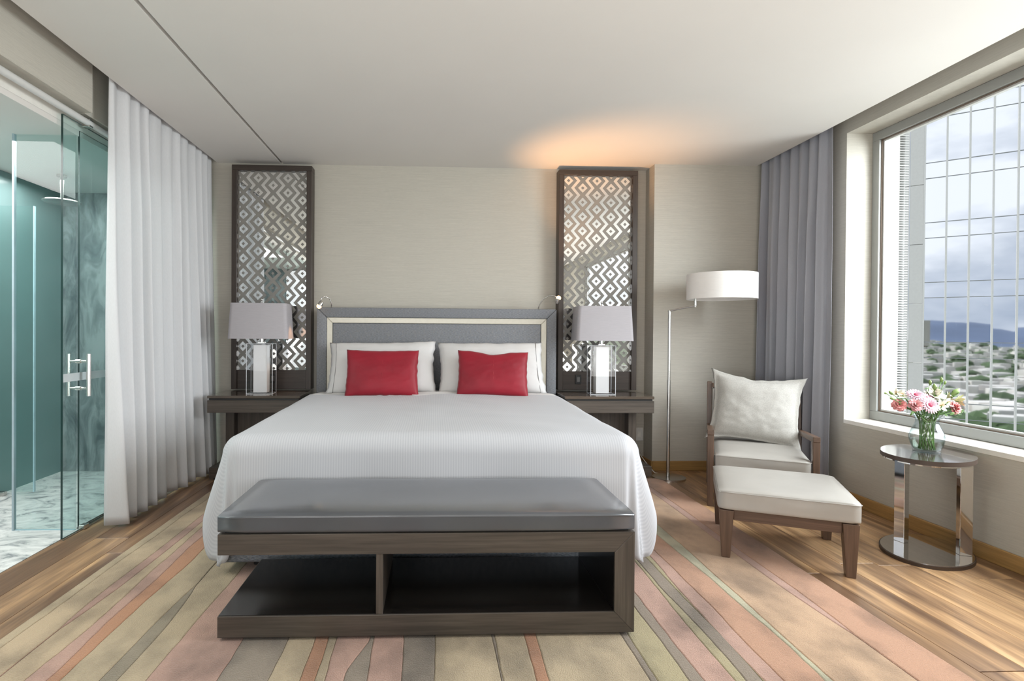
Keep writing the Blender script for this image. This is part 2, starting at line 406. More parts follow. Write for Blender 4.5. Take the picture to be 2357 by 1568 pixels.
# left wall: solid near part, beam above the glass front
b = B(); box(b, -2.25, -2.13, -3.1, -.5, 0, 2.98)
struct('wall_left', b, M_WALL)
b = B(); box(b, -2.25, -2.03, -.5, 3.39, 2.49, 2.98, .004); box(b, -2.25, -2.075, 3.39, 5.03, 2.49, 2.98, .004)
struct('wall_left_beam', b, M_WALL)
b = B(); box(b, -2.24, -2.145, -.5, 5.03, 2.405, 2.49); struct('trim_1', b, M_SILL)
# baseboards
b = B(); box(b, 1.10, 1.915, YB-.014, YB, 0, .085, .003); struct('baseboard_back', b, M_BASEB)
b = B(); box(b, 1.916, 1.93, 4.816, YB-.001, 0, .085, .003); struct('baseboard_return', b, M_BASEBY)
b = B(); box(b, 1.931, 2.966, 4.816, 4.83, 0, .085, .003); struct('baseboard_corner', b, M_BASEB)
b = B(); box(b, 2.964, 2.98, -3.0, 4.815, 0, .088, .003); struct('baseboard_right', b, M_BASEBY)

# window: sill, frame, sash, panes
win = struct('window_1', box(B(), WX0-.004, WX1+.03, WY0, WY1-.001, WZ0-.03, WZ0, .002), M_SILL)
def yz_frame(x0, x1, y0, y1, z0, z1, w, name, mat, parent, bev=.003):
    bm = B(); box(bm, x0, x1, y0, y1, z0, z0+w, bev); box(bm, x0, x1, y0, y1, z1-w, z1, bev)
    box(bm, x0, x1, y0, y0+w, z0+w, z1-w, bev); box(bm, x0, x1, y1-w, y1, z0+w, z1-w, bev)
    return obj(name, bm, mat, parent)
lites = [(WY0, .95), (.95, WY1)]
for ya, yb in lites:
    yz_frame(3.17, 3.24, ya, yb-.001, WZ0+.002, WZ1-.001, .062, 'window_frame', M_ALU, win)
    yz_frame(3.185, 3.225, ya+.062, yb-.063, WZ0+.064, WZ1-.063, .006, 'gasket', M_BRONZE, win, .001)
    yz_frame(3.195, 3.222, ya+.068, yb-.069, WZ0+.070, WZ1-.069, .012, 'glazing_bead', M_ALUW, win, .001)
    bm = B(); box(bm, 3.206, 3.212, ya+.075, yb-.075, WZ0+.077, WZ1-.077); obj('pane', bm, M_GLASSW, win)
# unseen rear window behind the viewer, added to go with the fill lamp
wb = struct('window_2', box(B(), -1.92, 2.52, -3.16, -3.08, .87, .9), M_SILL)
for k in range(3):
    xa = -1.9 + k*4.4/3
    bm = B()
    for (u0, u1, v0, v1) in ((0, 4.4/3, .9, .96), (0, 4.4/3, 2.44, 2.5), (0, .06, .96, 2.44), (4.4/3-.06, 4.4/3, .96, 2.44)): box(bm, xa+u0, xa+u1, -3.17, -3.12, v0, v1)
    obj('window_frame', bm, M_ALU, wb)
    bm = B(); box(bm, xa+.06, xa+4.4/3-.06, -3.15, -3.145, .96, 2.44); obj('pane', bm, M_GLASSW, wb)

# ------------------------------------------------------------------ bathroom behind the glass front
b = B(); box(b, -3.35, -2.137, -.6, 4.98, -.12, 0); struct('floor_bathroom', b, M_MARBLE)
b = B(); box(b, -3.30, -2.16, 4.86, 4.98, 0, 2.371); struct('wall_shower', b, M_MARBLEW)
b = B(); box(b, -3.30, -3.17, -.6, 4.86, 0, 2.371); struct('wall_bathroom', b, M_TEAL)
b = B(); box(b, -3.17, -2.25, -.6, -.5, 0, 2.371); struct('wall_bathroom_near', b, M_MARBLEW)
b = B(); box(b, -3.30, -2.145, -.6, 4.98, 2.372, 2.404); struct('ceiling_bathroom', b, M_CEIL)
# glass partition
def pane_x(xc, y0, y1, z0, z1, th, name, parent, edge, face=None):
    bm = B(); box(bm, xc-th/2, xc+th/2, y0, y1, z0, z1)
    for f in bm.faces: f.material_index = 0 if abs(f.normal.x) > .5 else 1
    bm.normal_update()
    for f in bm.faces: f.material_index = 0 if abs(f.normal.x) > .5 else 1
    return obj(name, bm, [face or M_GLASST, edge], parent)
gp = struct('trim_2', tube(B(), [(-2.088, -.5, 2.452), (-2.088, 5.0, 2.452)], .019, 16), plain('white_rail', (.62, .62, .61), .3, var=.01), smooth=True, autos=40)
gp['label'] = 'round white rail above the glass bathroom door'
fx = struct('window_3', box(B(), -2.155, -2.135, 3.446, 5.02, .0005, .008), M_GREYPL)
pane_x(-2.145, 3.446, 5.02, .008, 2.404, .010, 'pane', fx, M_GLASSED)
fx2 = struct('window_4', box(B(), -2.155, -2.135, -.495, 1.75, .0005, .008), M_GREYPL)
pane_x(-2.145, -.495, 1.75, .008, 2.404, .010, 'pane', fx2, M_GLASSED)
dr = struct('door_1', box(B(), -2.132, -2.098, 3.425, 3.475, .0005, .028, .003), M_STEEL)     # floor guide
pane_x(-2.113, 3.245, 4.22, .010, 2.430, .012, 'pane', dr, M_GLASSED)
hd = obj('handle', tube(B(), [(-2.055, 3.395, .812), (-2.055, 3.395, 1.063)], .0135, 18), M_STEEL, dr, smooth=True, autos=40)
obj('grip', tube(B(), [(-2.171, 3.395, .812), (-2.171, 3.395, 1.063)], .0125, 18), M_STEEL, hd, smooth=True, autos=40)
for z in (.858, 1.018):
    bm = tube(B(), [(-2.171, 3.395, z), (-2.122, 3.395, z), (-2.121, 3.395, z), (-2.055, 3.395, z)], .0075, 14); tube(bm, [(-2.128, 3.395, z), (-2.098, 3.395, z)], .013, 14)
    obj('standoff', bm, M_STEEL, hd, smooth=True, autos=40)
bm = B(); box(bm, -2.1065, -2.1055, 3.247, 4.21, .905, .952); obj('safety_band', bm, M_FROST, dr)
for y in (3.45, 4.1):
    bm = B(); box(bm, -2.121, -2.075, y-.02, y+.02, 2.425, 2.474, .003); obj('hanger', bm, M_STEEL, dr)
# shower screens
ss = thing('shower_screen', 'clear glass shower screen with a pale polished edge, nearest the bathroom opening', 'shower screen', (-2.33, 3.43, 0))
bm = B(); box(bm, -2.505, -2.153, 3.425, 3.435, .004, 2.385); obj('pane', bm, M_SHOWER, ss, world=True)
bm = B(); box(bm, -2.518, -2.506, 3.42, 3.44, .0, 2.385); obj('edge_strip', bm, plain('strip', (.34, .42, .46), .35), ss, world=True)
for za, zb in ((2.386, 2.392), (0, .004)):
    bm = B(); box(bm, -2.505, -2.153, 3.4245, 3.4355, za, zb); obj('rim', bm, M_GLASSEDL, ss, world=True)
s2 = thing('shower_screen', 'further glass panel standing against the teal bathroom wall', 'shower screen', (-3.0, 4.15, 0))
bm = B(); box(bm, -3.168, -2.90, 4.145, 4.155, .03, 2.10); obj('pane', bm, M_SHOWER, s2, world=True)
bm = B(); box(bm, -2.90, -2.892, 4.142, 4.158, .03, 2.10); obj('edge_strip', bm, M_GLASSEDL, s2, world=True)
bm = B(); box(bm, -3.168, -3.10, 4.13, 4.17, 0, .03, .003); obj('floor_clamp', bm, M_STEEL, s2, world=True)
sh = thing('rain_shower', 'round rain shower head hanging from the bathroom ceiling', 'shower', (-2.80, 4.3, 2.371))
bm = tube(B(), [(-2.80, 4.3, 2.371), (-2.80, 4.3, 2.355)], .035, 20); tube(bm, [(-2.80, 4.3, 2.36), (-2.80, 4.3, 2.185)], .013, 14); obj('arm', bm, M_STEEL, sh, world=True, smooth=True, autos=40)
bm = lathe(B(), [(.02, .024), (.06, .016), (.125, .008), (.128, 0), (.12, -.004)], (-2.80, 4.3, 2.165), 36); obj('rose', bm, M_STEEL, sh, world=True, smooth=True, autos=40)

# ================================================================== RUG
rug = thing('area_rug', 'large wool rug with long wavy stripes in beige, pink, orange and taupe', 'rug', (.1, 2.8, 0))
bm = B(); box(bm, -1.655, 1.878, .8, 4.525, .0005, .007, .002); obj('backing', bm, M_RUGBASE, rug, world=True)
RZ = .012
# stripe boundaries: x at y=1.9, and stripe colours between them
bx = [-1.66, -1.61, -1.50, -1.445, -1.384, -1.32, -1.265, -1.13, -1.10, -.966, -.751, -.563, -.436, -.394, -.357, -.315, -.226, -.096, .017, .234, .261, .362, .399, .746, .786, .889, .930, 1.051, 1.075, 1.125, 1.155, 1.212, 1.344, 1.400, 1.645, 1.695, 1.88]
cl = ['beige', 'cream', 'pinkT', 'cream', 'pink', 'orange', 'beige', 'duskT', 'beige', 'pink', 'taupe', 'beige', 'orange', 'beige', 'pink', 'taupe', 'pink', 'taupe', 'beige', 'taupe', 'beige', 'orange', 'beige', 'taupe', 'olive', 'taupe', 'pink', 'olive', 'taupe', 'olive', 'pink', 'salmon', 'pale', 'peach', 'pinkU', 'salmon']
def bnd(i, y):
    x = bx[i]
    if i in (0, len(bx)-1): return x
    x += .030*nzv(i*3.7, y*.75) + .010*nzv(i*9.1+4, y*2.6) + .0025*nzv(i*5.3+9, y*14)
    if cl[i-1] == 'pinkT' or cl[i] == 'pinkT':          # a tongue that tapers out
        c = (bx[2]+bx[3])/2 + .03*nzv(7, y*.7); k = max(0, min(1, (y-2.28)/.35))**.6*max(0, min(1, (4.3-y)/.6)); return c + (x-c if False else (-.024 if i == 2 else .024))*k + (.003 if i == 3 else 0)
    if cl[i-1] == 'duskT' or cl[i] == 'duskT':
        c = (bx[7]+bx[8])/2 + .03*nzv(17, y*.7); k = max(0, min(1, (2.62-y)/.35))**.6; k2 = max(0, min(1, (y-2.95)/.3))**.6; return c + (-.028 if i == 7 else .028)*max(k, k2*.8) + (.003 if i == 8 else 0)
    if cl[i-1] == 'pinkU' or cl[i] == 'pinkU':
        c = (bx[34]+bx[35])/2 + .02*nzv(27, y*.7); k = max(0, min(1, (y-2.15)/.4))**.6; return c + (-.024 if i == 34 else .024)*k + (.003 if i == 35 else 0)
    if i == 15: x += .06*max(0, min(1, (y-1.95)/.2))
    return x
remap = dict(taupe2='taupe', pinkT='pink', duskT='dusk', pinkU='pink')
NY = 150
for i, c in enumerate(cl):
    g = .0016
    bm = B(); R_ = []
    for j in range(NY+1):
        y = .802 + (4.522-.802)*j/NY
        xa, xb = bnd(i, y), bnd(i+1, y)
        xa += g*.5; xb -= g*.5
        if xb - xa < .002: m__ = (xa+xb)/2; xa, xb = m__-.001, m__+.001
        bv = min(.004, (xb-xa)*.4)
        R_.append([bm.verts.new(p) for p in ((xa, y, .006), (xa, y, RZ-.002), (xa+bv, y, RZ), (xb-bv, y, RZ), (xb, y, RZ-.002), (xb, y, .006))])
    for a, q in zip(R_, R_[1:]):
        for k in range(5): bm.faces.new((a[k], a[k+1], q[k+1], q[k]))
    bm.faces.new(R_[0][::-1]); bm.faces.new(R_[-1])
    bmesh.ops.recalc_face_normals(bm, faces=bm.faces)
    obj('stripe', bm, M_RUG[remap.get(c, c)], rug, world=True)

# ================================================================== BED
BX, BY0, BY1 = 1.0, 2.78, 4.80
bed = thing('bed', 'king size bed with a blue-grey upholstered headboard and box base', 'bed', (0, 3.8, 0))
bm = B(); box(bm, -1.055, 1.05, BY0, 4.79, .055, .30, .018, 3); obj('box_base', bm, M_DENIM, bed, world=True, smooth=True, autos=35)
bm = B(); box(bm, -.985, .985, BY0+.03, 4.775, .30, .655, .07, 5); obj('mattress', bm, M_PILLOW, bed, world=True, smooth=True, autos=60)
for sx in (-.85, .85):
    for y in (BY0+.14, 4.6):
        bm = B(); box(bm, sx-.06, sx+.06, y-.06, y+.06, .0125, .056, .004); obj('leg', bm, M_BLACKPL, bed, world=True)
# headboard: padded frame, champagne inlay, padded centre
hb = obj('headboard', box(B(), -1.00, 1.06, 4.86, YB-.002, .10, 1.405, .008), M_HEAD, bed, world=True, label='blue-grey woven headboard with a champagne inlay')
def xz_frame(x0, x1, z0, z1, w, y0, y1, bev):
    """mitred three-sided frame (open at the bottom)"""
    bm = B()
    hexa(bm, [(x0, y0, z0), (x0+w, y0, z0), (x0+w, y1, z0), (x0, y1, z0)], [(x0, y0, z1), (x0+w, y0, z1-w), (x0+w, y1, z1-w), (x0, y1, z1)], bev)
    hexa(bm, [(x1-w, y0, z0), (x1, y0, z0), (x1, y1, z0), (x1-w, y1, z0)], [(x1-w, y0, z1-w), (x1, y0, z1), (x1, y1, z1), (x1-w, y1, z1-w)], bev)
    hexa(bm, [(x0+w, y0, z1-w), (x1-w, y0, z1-w), (x1-w, y1, z1-w), (x0+w, y1, z1-w)], [(x0, y0, z1), (x1, y0, z1), (x1, y1, z1), (x0, y1, z1)], bev)
    return bm
obj('padded_border', xz_frame(-1.005, 1.065, .3, 1.415, .085, 4.80, 4.86, .010), M_HEAD, hb, world=True, smooth=True, autos=40)
obj('inlay', xz_frame(-.920, .980, .3, 1.330, .048, 4.812, 4.86, .004), M_INLAY, hb, world=True, label='champagne metal inlay strip')
bm = B(); box(bm, -.872, .932, 4.815, 4.86, .3, 1.282, .012, 3); obj('padded_panel', bm, M_HEAD, hb, world=True, smooth=True, autos=40)

# coverlet draped over mattress: (a, b) are cloth coordinates
ZT = .690
def cover_pt(a, bb, w=.955, y_foot=BY0+.02):
    """a across the bed, bb from the head edge towards the foot"""
    head_y = 4.46
    yy = head_y - bb
    ea = max(abs(a)-w, 0); eb = max(y_foot + .04 - yy, 0)
    e_ = (ea**18 + eb**18)**(1/18); eh = hypot(ea, eb); sg = 1 if a > 0 else -1
    ax = min(abs(a), w)*sg; ay = max(yy, y_foot+.04)
    r = .10
    # arc over a rounded shoulder, then fall
    if e_ < r*pi/2: th = e_/r; out = r*sin(th); drop = r*(1-cos(th))
    else: fl_ = .26 - .21*(eb/eh)**2 if eh > 1e-6 else 0; out = r + fl_*(e_ - r*pi/2); drop = r + (e_ - r*pi/2)*.975
    kc = sin(2*atan2(eb, ea)) if e_ > 1e-6 else 0; kc = max(0, min(1, (kc-.2)/.65)); kc = kc*kc*(3-2*kc); drop *= 1 + .50*kc*min(1, e_/.3)
    dx, dy = (ea/eh*sg, -eb/eh) if eh > 1e-6 else (0, 0)
    z = ZT - drop
    t_ = min(1, e_/.4)
    s_ = ay if ea >= eb else ax
    out += t_*t_*(.012*sin(s_*9.0+1.3) + .016*nzv(s_*3.1, 2.0))
    cr_ = (1-(ax/w)**2)
    z += .012*cr_ + .010*nzv(a*1.7, yy*1.5, 3.1) + .005*nzv(a*4, yy*3.5, 8) 
    z += .018*max(0, (ay-3.3)/1.2)*(1-.5*t_)
    if ea > 0 and eb > 0:                                  # corner gathers into one soft fold
        k = sin(2*atan2(eb, ea)); out += t_*(-.02*k + .020*sin(8*atan2(eb, ea)))*k
    z = max(z, RZ + .03)
    return Vector((ax + .003 + dx*out, ay + dy*out, z))
NA, NB = 150, 130; AW = .955+.475; BL = 4.46-(BY0+.06)+.475
bm = B(); grid(bm, NA, NB, lambda i, j: cover_pt((i*2-1)*AW, j*BL), lambda i, j: ((i*2-1)*AW, j*BL))
bmesh.ops.recalc_face_normals(bm, faces=bm.faces)
cov = obj('coverlet', bm, M_COVER, smooth=True); tagp(cov, 'white coverlet with fine woven stripes spread over the bed and hanging at its sides', 'bedspread')
md = cov.modifiers.new('thickness', 'SOLIDIFY'); md.thickness = .006; md.offset = -1
# plain sheet turned back at the pillow end
def sheet_pt(i, j):
    a = (i*2-1)*1.13; w = .93; ea = max(abs(a)-w, 0); sg = 1 if a > 0 else -1; r = .09
    if ea < r*pi/2: th = ea/r; out = r*sin(th); drop = r*(1-cos(th))
    else: out = r+.05*(ea-r*pi/2); drop = r+(ea-r*pi/2)
    y = 4.33 + j*.44
    z = .684 + .014*(1-(min(abs(a), w)/w)**2) + .018*max(0, (min(y, 4.46)-3.3)/1.2) - drop + .012*nzv(a*3, y*4) + .006*nzv(a*9, y*7, 3) + .017*math.exp(-((y-4.42)/.05)**2)
    if y > 4.74: z -= (y-4.74)*.6
    return Vector((min(abs(a), w)*sg + out*sg, y, z))
bm = B(); grid(bm, 90, 26, sheet_pt); bmesh.ops.recalc_face_normals(bm, faces=bm.faces)
sht = obj('bed_sheet', bm, M_PILLOW, smooth=True); tagp(sht, 'plain white sheet showing at the pillow end of the bed', 'sheet')
md = sht.modifiers.new('thickness', 'SOLIDIFY'); md.thickness = .004; md.offset = -1

def pillow_bm(w, h, t, pull=.06, pw_=2.6, n=36, wr=.004, seed=0, flat=.45, sag=0., flange=0, ear=2):
    bm = B(); vs_ = {}
    for side in (1, -1):
        for i in range(n+1):
            for j in range(n+1):
                u, v = i/n*2-1, j/n*2-1
                edge = abs(u) == 1 or abs(v) == 1
                key = (i, j, 0 if edge else side)
                if key in vs_: continue
                x = w/2*u*(1 - pull*(1-abs(v)**ear)*abs(u)**2 ); y = h/2*v*(1 - pull*1.2*(1-abs(u)**ear)*abs(v)**2)
                uu, vv = u, v
                if flange:
                    k = 1-flange; uu = max(-1, min(1, u/k)); vv = max(-1, min(1, v/k))
                f = max(0, (1-abs(uu)**pw_)*(1-abs(vv)**pw_))**flat
                z = side*(t/2*f) + (side*.002 if not edge else 0)
                wob = wr*(nzv(u*3+seed, v*3, side*2.) + .6*nzv(u*8+seed, v*8, side*4.)) * (1 if not edge else .6)
                z += side*wob*f**.5 if not edge else wob*2
                if sag: y -= sag*h*math.exp(-(u/.35)**2)*max(0, v)**3
                x += wr*1.3*nzv(v*5+seed, u*2, 5)*abs(u)**4; y += wr*1.3*nzv(u*5+seed, v*2, 9)*abs(v)**4
                vs_[key] = bm.verts.new((x, y, z))
    def g(i, j, s): return vs_[(i, j, 0 if i in (0, n) or j in (0, n) else s)]
    for s in (1, -1):
        for i in range(n):
            for j in range(n):
                q = [g(i, j, s), g(i+1, j, s), g(i+1, j+1, s), g(i, j+1, s)]
                bm.faces.new(q if s == 1 else q[::-1])
    return bm
def place(o, loc, tilt, rz=0, roll=0):
    """pillow stands on its lower edge, leaning back by 'tilt' from flat"""
    o.rotation_mode = 'XYZ'
    m = Matrix.Translation(loc) @ Matrix.Rotation(rz, 4, 'Z') @ Matrix.Rotation(tilt, 4, 'X') @ Matrix.Rotation(roll, 4, 'Z')
    o.location = m.translation; o.rotation_euler = m.to_euler('XYZ')
R = math.radians
def bed_pillow(x, label, open_side, rollv, seed):
    t = thing('bed_pillow', label, 'pillow', (0, 0, 0), 0, 'white bed pillows')
    W, Hh = .89, .47
    obj('cover', pillow_bm(W, Hh, .17, .055, 3.0, 36, .007, seed, .5), M_PILLOW, t, smooth=True)
    pts = []
    for k in range(25):
        v = (k/24*2-1)*.985; u = open_side*.87
        f = max(0, (1-abs(u)**3.0)*(1-abs(v)**3.0))**.5
        pts.append((W/2*u*(1-.055*(1-v*v)*u*u), Hh/2*v*(1-.066*(1-u*u)*v*v), .17/2*f+.003))
    obj('piping_line', tube(B(), pts, .0022, 6), M_PIPING, t, smooth=True, label='thin grey piping line')
    place(t, (x, 4.60, .915), R(62), 0, R(rollv))
bed_pillow(-.425, 'white pillow on the left of the bed behind the upright red cushion', -1, 1.0, 1)
bed_pillow(.478, 'white pillow on the right of the bed behind the slumped red cushion', 1, .5, 6)
def red_cushion(x, label, w, h, rz, rollv, seed, sag):
    t = thing('throw_cushion', label, 'cushion', (0, 0, 0), 0, 'red satin cushions on the bed')
    obj('cover', pillow_bm(w, h, .13, .04, 2.6, 40, .0035, seed, .5, sag), M_RED, t, smooth=True)
    pts = [(.003*sin(k), h/2*(k/20*2-1)*.96*(1-(.048)*((k/20*2-1)**2)) - (sag*h*max(0, k/20*2-1)**3), .13/2*max(0, 1-abs(k/20*2-1)**2.6)**.5+.001) for k in range(21)]
    obj('seam', tube(B(), pts, .0016, 6), plain('red_seam', (.30, .008, .018), .5), t, smooth=True)
    place(t, (x, 4.40, .882), R(70), R(rz), R(rollv))
red_cushion(-.405, 'flat upright red satin cushion on the left of the bed', .575, .385, 2, -.3, 2, 0)
red_cushion(.468, 'red satin cushion on the right of the bed with a dented top edge', .565, .375, -3, -1.5, 11, .07)

# reading lamps on the headboard
def reading_lamp(label, base, pts, head, aim, power, spot, blend=.6):
    t = thing('reading_lamp', label, 'lamp', base, 0, 'gooseneck reading lamps on the headboard')
    obj('mount', lathe(B(), [(.017, 0), (.017, .008), (.012, .012)], base, 16), M_STEEL, t, world=True, smooth=True, autos=40)
    obj('gooseneck', tube(B(), pts, .0045, 10), M_STEEL, t, world=True, smooth=True)
    d = (Vector(aim)-Vector(head)).normalized(); h = Vector(head)
    obj('head', tube(B(), [h-d*.030, h-d*.026, h+d*.012], [.010, .017, .022], 16, False), M_STEEL, t, world=True, smooth=True)
    bm = B(); bmesh.ops.create_uvsphere(bm, u_segments=14, v_segments=10, radius=.021); bmesh.ops.translate(bm, verts=bm.verts, vec=h+d*.020)
    obj('bulb', bm, M_BULB, t, world=True, smooth=True, label='glowing warm bulb')
    l = bpy.data.lights.new('reading_beam', 'SPOT'); l.energy = power; l.color = (1, .52, .22); l.spot_size = R(spot); l.spot_blend = blend; l.shadow_soft_size = .02
    o = bpy.data.objects.new('reading_beam', l); C.objects.link(o); o.parent = t; o.location = h + d*.055 - Vector(base); o.rotation_euler = d.to_track_quat('-Z', 'Y').to_euler()
    return t
reading_lamp('lit gooseneck reading lamp on the left end of the headboard', (-.885, 4.83, 1.405),
             [(-.885, 4.83, 1.405), (-.882, 4.82, 1.45), (-.895, 4.80, 1.49), (-.925, 4.77, 1.505), (-.950, 4.745, 1.495), (-.957, 4.73, 1.465)], (-.955, 4.715, 1.437), (-1.42, 4.70, .72), 5, 52)
reading_lamp('lit gooseneck reading lamp on the right end of the headboard', (.905, 4.83, 1.405),
             [(.905, 4.83, 1.405), (.915, 4.82, 1.45), (.945, 4.80, 1.50), (.99, 4.775, 1.53), (1.03, 4.75, 1.53), (1.05, 4.735, 1.515)], (1.055, 4.715, 1.487), (1.38, 4.58, 2.7), 60, 82, .9)

# ================================================================== MIRROR PANELS
def clip_poly(poly, x0, x1, z0, z1):
    for ax, lim, sgn in ((0, x0, 1), (0, x1, -1), (1, z0, 1), (1, z1, -1)):
        out = []
        for k in range(len(poly)):
            p, q = poly[k], poly[(k+1) % len(poly)]
            ip, iq = (p[ax]-lim)*sgn >= 0, (q[ax]-lim)*sgn >= 0
            if ip: out.append(p)
            if ip != iq:
                t = (lim-p[ax])/(q[ax]-p[ax]); out.append((p[0]+(q[0]-p[0])*t, p[1]+(q[1]-p[1])*t))
        poly = out
        if len(poly) < 3: return []
    return poly
def add_tile(bm, polys, lim, y0, y1):
    ok = False
    for poly in polys:
        p = clip_poly(poly, *lim)
        if len(p) < 3: continue
        area_ = abs(sum(p[k][0]*p[(k+1) % len(p)][1]-p[(k+1) % len(p)][0]*p[k][1] for k in range(len(p))))/2
        if area_ < 4e-6: continue
        ok = True; n = len(p)
        f = [bm.verts.new((x, y0, z)) for x, z in p]; k_ = [bm.verts.new((x, y1, z)) for x, z in p]
        bm.faces.new(f); bm.faces.new(k_[::-1])
        for i in range(n): bm.faces.new((f[i], f[(i+1) % n], k_[(i+1) % n], k_[i]))
    if ok: bmesh.ops.recalc_face_normals(bm, faces=bm.faces)
    return ok
def mirror_panel(x0, x1, z1, label, ph, phz):
    y0, y1 = 4.94, YB-.001; w = .046; z0 = .70
    t = thing('mirror_panel', label, 'wall panel', ((x0+x1)/2, YB, z0), 0, 'tall patterned mirror panels either side of the bed')
    for xa, xb in ((x0, x0+w), (x1-w, x1)):
        bm = B(); box(bm, xa, xb, y0-.025, y1, z0, z1-w, .002); obj('stile', bm, M_WNZ, t, world=True)
    bm = B(); box(bm, x0, x1, y0-.025, y1, z1-w, z1, .002); obj('top_rail', bm, M_WNX, t, world=True)
    gz0, gz1 = .866, z1-w
    bm = B(); box(bm, x0+w, x1-w, y0-.004, y1, z0, gz0, .002); bb = obj('lower_board', bm, M_WNX, t, world=True)
    gx0, gx1 = x0+w, x1-w
    bm = B(); box(bm, gx0, gx1, y0+.010, y0+.020, gz0, gz1); obj('etched_glass', bm, M_ETCH, t, world=True)
    s = .1285; lim = (gx0, gx1, gz0, gz1); ya, yb = y0+.008, y0+.0105
    cx0 = gx0 + ph*s; cz0 = gz0 + phz*s
    nc = 6; nr = int((gz1-gz0)/s)+3
    for i in range(-1, nc):
        for j in range(-1, nr):
            cx, cz = cx0+i*s, cz0 + j*s + (.5*s if i % 2 else 0); D, h = .338*s, .118*s
            if cx-D > gx1 or cx+D < gx0 or cz-D > gz1 or cz+D < gz0: continue
            qs = []
            c4 = [(1, 0), (0, 1), (-1, 0), (0, -1)]
            for k in range(4):
                a_, b_ = c4[k], c4[(k+1) % 4]
                qs.append([(cx+a_[0]*D, cz+a_[1]*D), (cx+b_[0]*D, cz+b_[1]*D), (cx+b_[0]*h, cz+b_[1]*h), (cx+a_[0]*h, cz+a_[1]*h)])
            bm = B()
            if add_tile(bm, qs, lim, ya, yb): obj('mirror_diamond', bm, M_MIRROR, t, world=True)
            else: bm.free()
        # zigzag between column i and i+1
        xm = cx0 + (i+.5)*s; hw = .120*s
        def off(jj): return (.215 if (jj % 2 == 0) == (i % 2 == 0) else -.215)*s
        js = range(-2, 2*nr+3)
        if xm-.34*s > gx0 and xm+.34*s < gx1:
            runs = [[(xm+off(j)-hw, cz0+j*.5*s) for j in js] + [(xm+off(j)+hw, cz0+j*.5*s) for j in reversed(js)]]
        else:                                   # cut by the frame into single chips
            runs = [[(xm+off(j)-hw, cz0+j*.5*s), (xm+off(j)+hw, cz0+j*.5*s), (xm+off(j+1)+hw, cz0+(j+1)*.5*s), (xm+off(j+1)-hw, cz0+(j+1)*.5*s)] for j in js]
        for run in runs:
            bm = B()
            if add_tile(bm, [run], lim, ya, yb): obj('mirror_zigzag', bm, M_MIRROR, t, world=True)
            else: bm.free()
    # wall switch on the lower board
    sxx = (x0+.33) if x0 < 0 else (x0+.16)
    bm = B(); box(bm, sxx, sxx+.055, y0-.014, y0-.0045, .752, .836, .003); sw = obj('switch_plate', bm, M_BLACKPL, t, world=True)
    bm = B(); box(bm, sxx+.014, sxx+.041, y0-.018, y0-.0145, .772, .816, .002); obj('rocker', bm, M_GREYPL, sw, world=True)
    return t
mirror_panel(-1.765, -1.075, 2.655, 'tall dark-framed mirror panel with a diamond pattern behind the left table lamp', .34, .62)
mirror_panel(1.105, 1.815, 2.665, 'tall dark-framed mirror panel with a diamond pattern behind the right table lamp', .35, .30)

# ================================================================== NIGHTSTANDS
def nightstand(x0, x1, label, inner):
    """inner = +1 when the bed lies towards +x"""
    t = thing('nightstand', label, 'nightstand', ((x0+x1)/2, 4.75, 0), 0, 'nightstands beside the bed')
    bk = 4.913
    bm = B(); box(bm, x0, x1, 4.50, bk, .668, .690, .003); obj('top', bm, M_TOP, t, world=True, label='glossy lacquered top')
    bm = B(); box(bm, x0+.012, x1-.012, 4.515, bk, .652, .668); obj('shadow_gap', bm, M_BLACKPL, t, world=True)
    bm = B(); box(bm, x0, x1, 4.505, 4.524, .552, .652, .002); d = obj('drawer', bm, M_DWX, t, world=True)
    bm = B(); box(bm, x0+.02, x1-.02, 4.5245, bk, .552, .650); obj('drawer_box', bm, M_DWY, d, world=True)
    # upright back panel with return cheeks
    ux0, ux1 = (x0+.09, x1) if inner > 0 else (x0, x1-.09)
    bm = B(); box(bm, ux0+.07, ux1-.07, 4.74, 4.76, .105, .5515); obj('back_panel', bm, M_DWZ, t, world=True)
    for a in ((ux0, ux0+.07), (ux1-.07, ux1)):
        bm = B(); box(bm, a[0], a[1], 4.66, bk, .105, .5515, .002); obj('cheek', bm, M_DWZ, t, world=True)
    bm = B(); box(bm, x0, x1, 4.545, bk, .018, .104, .003); obj('plinth', bm, M_DWX, t, world=True)
    bm = B(); box(bm, x0+.03, x1-.03, 4.57, bk-.03, 0, .018); obj('foot', bm, M_BLACKPL, t, world=True)
    return t
nightstand(-1.806, -1.072, 'dark oak nightstand by the white sheer curtain', 1)
nightstand(1.072, 1.815, 'dark oak nightstand on the side of the floor lamp', -1)

